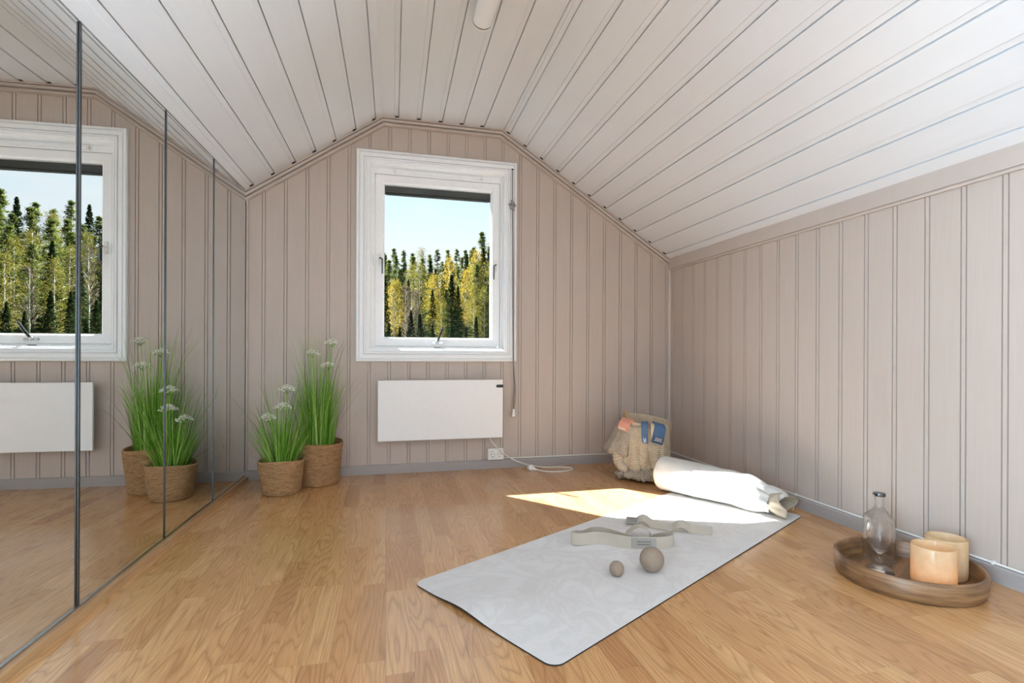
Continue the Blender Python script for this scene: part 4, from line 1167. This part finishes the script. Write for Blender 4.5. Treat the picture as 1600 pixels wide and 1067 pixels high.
def goblet():
    c = (2.445, -1.862); z0 = 0.0126
    t = thing('wine_glass', (c[0], c[1], z0), 'small clear stemmed glass on the tray in front of the bottle', 'drinking glass')
    def fac(r_, z, a):
        if 0.068 < z < 0.135 and r_ > 0.012: return r_*(1+0.012*abs(math.sin(a*7))), z
        return r_, z
    mb = MB(); mb.lathe([(0.0336, 0.058+0.0), (0.0, 0.0)] and [(0, 0.0), (0.034, 0.0), (0.035, 0.002), (0.033, 0.004), (0.014, 0.009), (0.0085, 0.014), (0.008, 0.020), (0.0115, 0.024), (0.0115, 0.040), (0.008, 0.044), (0.007, 0.050), (0.012, 0.056), (0.024, 0.066), (0.032, 0.082), (0.0365, 0.105), (0.0375, 0.125), (0.0365, 0.150), (0.0355, 0.158), (0.0345, 0.158), (0.0352, 0.150), (0.0358, 0.125), (0.0345, 0.105), (0.0300, 0.084), (0.021, 0.070), (0.010, 0.063), (0, 0.062)], 56, (c[0], c[1], z0), fn=fac)
    mb.build('glass_body', M_stem, t, smooth=True, angle=60)
goblet()
lt = thing('lighter', (2.405, -1.905, 0.0126), 'small black and clear lighter lying on the tray at the foot of the glass', 'lighter', rz=math.radians(-48))
for nm, x0, x1, m_ in (('body', -0.030, 0.008, M_whiteplastic), ('cap', 0.0082, 0.034, M_black)):
    mb = MB(); mb.box(x0, x1, -0.0065, 0.0065, 0.0, 0.011); mb.build('lighter_'+nm, m_, lt, bevel=0.0025, world=False)

# ------------------------------------------------------------------ outside: eaves, hillside, trees
mb = MB()
def zr(x): return 1.85+0.655*(x-0.44) if x < 1.14 else 1.85+0.655*0.70-0.655*(x-1.14)
pl = [(-1.2, zr(-1.2)), (1.14, zr(1.14)), (3.6, zr(3.6)), (3.6, zr(3.6)+0.18), (1.14, zr(1.14)+0.18), (-1.2, zr(-1.2)+0.18)]
mb.add([(x, y, z) for y in (0.165, 0.45) for x, z in pl], [(0,1,4,5),(1,2,3,4),(11,10,7,6),(10,9,8,7),(0,6,7,1),(1,7,8,2),(2,8,9,3),(3,9,10,4),(4,10,11,5),(5,11,6,0)])
prop(mb.build('roof_verge', M_barkb), 'overhanging roof verge outside above the window', 'roof', kind='structure')

def hz(x, y):
    D = math.hypot(x, y); return -4.0+max(0.0, D-38)*0.165+0.4*noise.noise(Vector((x*0.05, y*0.05, 0)))
rows = []
for i in range(31):
    rows.append([])
    for j in range(41):
        b_ = -0.5+1.5*j/40; D = 4+190*(i/30)**1.3; x, y = D*math.sin(b_), D*math.cos(b_)+1.0
        rows[-1].append((x, y, hz(x, y) if D > 8 else -4.0))
mb = MB(); mb.grid(rows); prop(mb.build('hillside', M_hill, smooth=True), 'wooded hillside outside the window', 'hillside', kind='structure')

def leaf_quad(mb, c, s_, rr):
    a, b_ = rr.uniform(0, 2*PI), rr.uniform(-0.9, 0.9)
    u = Vector((math.cos(a), math.sin(a), b_*0.6)).normalized()*s_; v = Vector((-math.sin(a)*0.6, math.cos(a)*0.6, rr.uniform(-0.8, 0.8))).normalized()*s_*rr.uniform(0.5, 0.9)
    mb.add([c-u*0.5-v*0.3, c+u*0.5-v*0.2, c+v*0.6], [(0, 1, 2)])
def trunk_mesh(H, r_, mat, top=0.95, branches=0, rr=R):
    mb = MB(); mb.tube([(0, 0, -0.6), (0.05, 0.02, H*0.3), (rr.uniform(-0.15, 0.15), 0.05, H*0.65), (0, 0, H*top)], [r_, r_*0.8, r_*0.5, 0.02], 7)
    return mb
def mk_tree(kind, seed):
    rr = random.Random(seed); fo = MB(); fmat = None; bark = M_barkb
    if kind == 'spruce':
        H = 13.5; fmat = M_spruce; tr = trunk_mesh(H, 0.2, M_barkb, rr=rr)
        for i in range(4200):
            u = rr.random()**1.3; z = H*(0.04+0.96*u); rmax = 0.165*H*(1-u)**0.9+0.10
            lay = 0.60+0.40*abs(math.sin(z*4.2)); q = rmax*lay*(rr.random()**0.45); a = rr.uniform(0, 2*PI)
            leaf_quad(fo, Vector((q*math.cos(a), q*math.sin(a), z-0.32*q)), rr.uniform(0.18, 0.42), rr)
    elif kind == 'pine':
        H = 15.0; fmat = M_pine; tr = trunk_mesh(H, 0.2, M_barkb, rr=rr)
        for k_ in range(110):
            u = rr.random()**0.9; z = H*(0.10+0.89*u); R0 = (0.15*H*(1-u)**0.85+0.12)*rr.uniform(0.3, 1.0); a = rr.uniform(0, 2*PI); c = Vector((R0*math.cos(a), R0*math.sin(a), z+0.10*R0))
            if k_ % 3 == 0: tr.tube([(0, 0, z-0.4), c], [0.04, 0.012], 4)
            cs_ = rr.uniform(0.5, 0.85)*(1.05-0.65*u)
            for i in range(44): leaf_quad(fo, c+Vector((rr.gauss(0, cs_*0.55), rr.gauss(0, cs_*0.55), rr.gauss(0, cs_*0.34))), rr.uniform(0.14, 0.32), rr)
    elif kind in ('birch', 'olive'):
        H = 12.0 if kind == 'birch' else 12.5; fmat = M_birch if kind == 'birch' else M_larch; bark = M_barkw; tr = trunk_mesh(H, 0.10, M_barkw, rr=rr)
        lo = 0.34 if kind == 'birch' else 0.18
        for k_ in range(95):
            u = rr.random()**0.9; z = H*(lo+(0.99-lo)*u); R0 = 1.9*math.sin(PI*min(1, 0.14+0.84*u))**0.8*rr.uniform(0.25, 1.0); a = rr.uniform(0, 2*PI); c = Vector((R0*math.cos(a), R0*math.sin(a), z))
            if k_ % 2 == 0: tr.tube([(0, 0, z-0.7), c], [0.028, 0.008], 4)
            for i in range(44): leaf_quad(fo, c+Vector((rr.gauss(0, 0.36), rr.gauss(0, 0.36), rr.gauss(0, 0.36))), rr.uniform(0.10, 0.24), rr)
    else:   # bare
        H = 11.0; fmat = M_twig; bark = M_barkw; tr = trunk_mesh(H, 0.11, M_barkw, rr=rr)
        for k_ in range(60):
            z = H*rr.uniform(0.25, 0.95); a = rr.uniform(0, 2*PI); L = (1-z/H)*2.2+0.5; b0 = Vector((0, 0, z)); d = Vector((math.cos(a), math.sin(a), rr.uniform(0.7, 1.3))).normalized()
            tr.tube([b0, b0+d*L*0.5, b0+d*L+Vector((0, 0, 0.12))], [0.03, 0.02, 0.008], 4)
            for q in range(16):
                st_ = b0+d*L*rr.uniform(0.3, 1.0); dd_ = (d+Vector((rr.gauss(0, .6), rr.gauss(0, .6), rr.gauss(0, .4)))).normalized()
                e_ = st_+dd_*rr.uniform(0.4, 0.9); s__ = dd_.orthogonal().normalized()*0.02; fo.add([st_-s__, st_+s__, e_], [(0, 1, 2)])
                for w_ in range(3): leaf_quad(fo, st_.lerp(e_, rr.random()), rr.uniform(0.07, 0.13), rr)
    return (H, tr, fo, bark, fmat)
PROTO = {}
WID = {'spruce': 0.95, 'pine': 1.15, 'birch': 0.86, 'olive': 1.0, 'bare': 0.85}
def tree(kind, x, y, h, label, group, seedv):
    key = (kind, seedv % 2)
    base = hz(x, y)
    nm = {'spruce': 'spruce_tree', 'pine': 'pine_tree', 'birch': 'birch_tree', 'olive': 'birch_tree', 'bare': 'bare_birch_tree'}[kind]
    t = thing(nm, (x, y, base), label, 'tree', R.uniform(0, 6.28), group)
    if key not in PROTO:
        H, tr, fo, bark, fm = mk_tree(kind, 100+seedv % 2*17+len(kind))
        o1 = tr.build('trunk', bark, t, world=False, smooth=True); o2 = fo.build('foliage', fm, t, world=False, recalc=False)
        PROTO[key] = (H, o1, o2)
    else:
        H, o1, o2 = PROTO[key]
        for o_ in (o1, o2):
            c = o_.copy(); COL.objects.link(c); c.parent = t
    s_ = h/PROTO[key][0]; wx_ = s_*WID[kind]*R.uniform(0.88, 1.1); t.scale = (wx_, wx_, s_)

def bear(px): return 0.2421+math.atan((px-800)/801.8)
CAMX, CAMY = 0.788, -3.275
def at(b_, D): return CAMX+D*math.sin(b_), CAMY+D*math.cos(b_)
TREELAB = {'spruce': 'dark spruce in the forest outside the window', 'pine': 'olive green pine in the forest outside the window', 'birch': 'yellow leafed birch in the forest outside the window',
           'olive': 'olive yellow birch in the forest outside the window', 'bare': 'nearly bare pale trunked birch in the forest outside the window'}
# trees that stand out in the direct view: (bearing px, distance, kind, top row px, label)
hero = [(598, 58, 'spruce', 420, 'dark spruce at the left edge of the window view'), (616, 64, 'birch', 441, 'pale yellow slim birch at the left of the window view'),
        (634, 66, 'bare', 446, 'greyish bare birch left of the two white trunks in the window view'), (643, 60, 'bare', 455, 'white-trunked bare birch at the lower left of the window view'),
        (652, 61, 'bare', 452, 'second white-trunked bare birch, right beside the first'), (655, 78, 'olive', 414, 'tall ochre birch left of centre in the window view'),
        (677, 70, 'birch', 428, 'brightest yellow birch in the middle of the window view'), (702, 82, 'birch', 404, 'tall yellow birch rising behind the dark spruce'),
        (705, 60, 'spruce', 430, 'pointed dark spruce standing alone in front of the yellow birches'), (728, 74, 'birch', 424, 'broad ochre yellow birch right of the dark spruce'),
        (742, 84, 'olive', 412, 'olive birch at the right of the window view'), (744, 96, 'birch', 394, 'yellow birch high on the hill at the right of the window view'),
        (756, 66, 'olive', 448, 'low yellow-green birch at the lower right of the window view'), (772, 62, 'spruce', 440, 'dark spruce at the right edge of the window view'),
        (690, 64, 'olive', 468, 'small yellow-green birch below the brightest birch')]
for i, (px, D, kind, topy, lab) in enumerate(hero):
    b_ = bear(px); x, y = at(b_, D); zt_ = 0.745+(552.7-topy)/801.8*D*math.cos(b_-0.2421)
    tree(kind, x, y, zt_-hz(x, y), lab, 'trees of the forest seen in the window', i)
rt = random.Random(5)
rows_t = [(70, 0.027, 0.120), (84, 0.023, 0.148), (98, 0.021, 0.170), (112, 0.019, 0.184), (126, 0.017, 0.197)]
cnt = 0
for D, st_, el in rows_t:
    b_ = -0.34
    while b_ < 0.74:
        gapzone = 0.27 < b_ < 0.40
        b_ += st_*(2.4 if gapzone else 1.0)*rt.uniform(0.8, 1.2)
        if not (-0.06 < b_ < 0.26 or 0.42 < b_ < 0.68) and rt.random() < (0.62 if b_ < -0.06 else 0.4): continue
        x, y = at(b_, D*rt.uniform(0.96, 1.05)); DD = math.hypot(x-CAMX, y-CAMY)
        front = D < 90
        kind = rt.choices(['spruce', 'pine', 'birch', 'olive', 'bare'], ([4.5, 3.5, 0.2, 2, 1.6] if front else [2.5, 6, 0.25, 1.4, 0]))[0]
        if 0.40 < b_: kind = rt.choices(['spruce', 'pine', 'birch', 'olive', 'bare'], ([1.5, 2.5, 0.6, 4, 1.6] if front else [1.2, 6, 0.2, 2.4, 0]))[0]
        e_ = el*rt.uniform(0.93, 1.05)*(1.0+(0.18*max(0, (b_-0.10)/0.10) if b_ < 0.2 else 0.10))
        top_ = 0.745+e_*DD; h_ = top_-hz(x, y)
        tree(kind, x, y, max(h_, 5), TREELAB[kind], 'background '+{'olive': 'olive birches', 'birch': 'yellow birches', 'bare': 'bare birches', 'pine': 'pines', 'spruce': 'spruces'}[kind]+' of the forest', cnt); cnt += 1

for i, b_ in enumerate([-0.29+0.042*k_ for k_ in range(5)]+[-0.08+0.021*k_ for k_ in range(17)]+[0.40+0.021*k_ for k_ in range(15)]):
    x, y = at(b_+rt.uniform(-0.006, 0.006), rt.uniform(50, 56)); kd = 'spruce' if rt.random() < 0.75 else 'olive'
    tree(kd, x, y, rt.uniform(5.0, 7.5), 'young '+('dark spruce' if kd == 'spruce' else 'olive birch')+' low at the front edge of the forest outside', 'young trees at the front edge of the forest', i)

# ------------------------------------------------------------------ light
SC.view_settings.view_transform = 'Standard'; SC.view_settings.look = 'None'; SC.view_settings.gamma = 1.0; SC.view_settings.exposure = 0.27
SC.view_settings.use_curve_mapping = False
wd = bpy.data.worlds.new('sky'); SC.world = wd; wd.use_nodes = True
nt = wd.node_tree; bg = nt.nodes['Background']
tc = nt.nodes.new('ShaderNodeTexCoord'); sp = nt.nodes.new('ShaderNodeSeparateXYZ'); nt.links.new(tc.outputs['Generated'], sp.inputs[0])
rp = nt.nodes.new('ShaderNodeValToRGB'); e = rp.color_ramp.elements
e[0].position = 0.0; e[0].color = lin((240, 247, 254)); e[1].position = 0.6; e[1].color = lin((128, 190, 240))
q = e.new(0.2); q.color = lin((234, 243, 253)); q = e.new(0.32); q.color = lin((208, 237, 252))
nt.links.new(sp.outputs[2], rp.inputs[0])
nz_ = nt.nodes.new('ShaderNodeTexNoise'); nz_.inputs['Scale'].default_value = 3.0; nz_.inputs['Detail'].default_value = 6; nz_.inputs['Roughness'].default_value = 0.55
mp = nt.nodes.new('ShaderNodeMapping'); mp.inputs['Scale'].default_value = (1.0, 1.0, 4.5); nt.links.new(tc.outputs['Generated'], mp.inputs[0]); nt.links.new(mp.outputs[0], nz_.inputs['Vector'])
cr = nt.nodes.new('ShaderNodeValToRGB'); cr.color_ramp.elements[0].position = 0.50; cr.color_ramp.elements[1].position = 0.72; cr.color_ramp.elements[1].color = (0.75, 0.75, 0.75, 1)
nt.links.new(nz_.outputs['Fac'], cr.inputs[0])
mx = nt.nodes.new('ShaderNodeMix'); mx.data_type = 'RGBA'; nt.links.new(cr.outputs[0], mx.inputs[0]); nt.links.new(rp.outputs[0], mx.inputs[6]); mx.inputs[7].default_value = lin((246, 249, 253))
nt.links.new(mx.outputs[2], bg.inputs[0]); bg.inputs[1].default_value = 1.0

sun = bpy.data.lights.new('sun', 'SUN'); so = bpy.data.objects.new('sun', sun); COL.objects.link(so)
sun.energy = 36.0; sun.angle = math.radians(0.53); sun.color = (0.98, 0.97, 0.95)
so.rotation_euler = Vector((0.825, -1.0, -1.2)).to_track_quat('-Z', 'Y').to_euler(); so.location = (-3, 4, 6)

def area(name, loc, direction, sx, sy, power, color, spread=180):
    l = bpy.data.lights.new(name, 'AREA'); l.shape = 'RECTANGLE'; l.size = sx; l.size_y = sy; l.energy = power; l.color = color; l.spread = math.radians(spread)
    o = bpy.data.objects.new(name, l); COL.objects.link(o); o.location = loc
    o.rotation_euler = Vector(direction).to_track_quat('-Z', 'Z').to_euler(); return o
area('fill_lamp_rear', ((ox0+ox1)/2, YB-0.13, (oz0+oz1)/2), (0, 1, 0), ox1-ox0-0.02, oz1-oz0-0.02, 9.0, (0.55, 0.78, 1.0))  # added fill lamp, brightens the room from behind the camera
area('fill_lamp_left', ML(3.75, -0.09, 0.85), (1, 0.03, 0), 1.1, 1.3, 63.0, (0.56, 0.79, 1.0), 98)  # added fill from the left, brightens the near right wall
area('fill_lamp_right', (W+0.10, -4.1, 0.70), (-1, 0, 0.1), 1.0, 0.9, 118.0, (0.60, 0.81, 1.0), 115)  # added fill from the right, lifts the left ceiling slope
sky = area('daylight_through_gable_window', (1.117, 0.30, 1.35), (0, -1, -0.25), 0.8, 1.0, 0.001, (0.9, 0.96, 1.0)); bpy.data.objects.remove(sky)

# ------------------------------------------------------------------ camera
cam = bpy.data.cameras.new('camera'); co = bpy.data.objects.new('camera', cam); COL.objects.link(co); SC.camera = co
yaw, roll = 0.2421, 0.0043
rt_ = Vector((math.cos(yaw), -math.sin(yaw), 0)); fw = Vector((math.sin(yaw), math.cos(yaw), 0)); up = Vector((0, 0, 1))
X = rt_*math.cos(roll)+up*math.sin(roll); Y = -rt_*math.sin(roll)+up*math.cos(roll)
co.matrix_world = Matrix(((X.x, Y.x, -fw.x, 0.7883), (X.y, Y.y, -fw.y, -3.2749), (X.z, Y.z, -fw.z, 0.745), (0, 0, 0, 1)))
cam.sensor_width = 36.0; cam.lens = 36.0*801.8/1600; cam.shift_y = (552.7-533.5)/1600; cam.clip_start = 0.02; cam.clip_end = 600

cy = SC.cycles
cy.max_bounces = 14; cy.diffuse_bounces = 6; cy.glossy_bounces = 6; cy.transmission_bounces = 10; cy.transparent_max_bounces = 12
cy.use_denoising = True; cy.sample_clamp_indirect = 6.0; cy.blur_glossy = 0.5
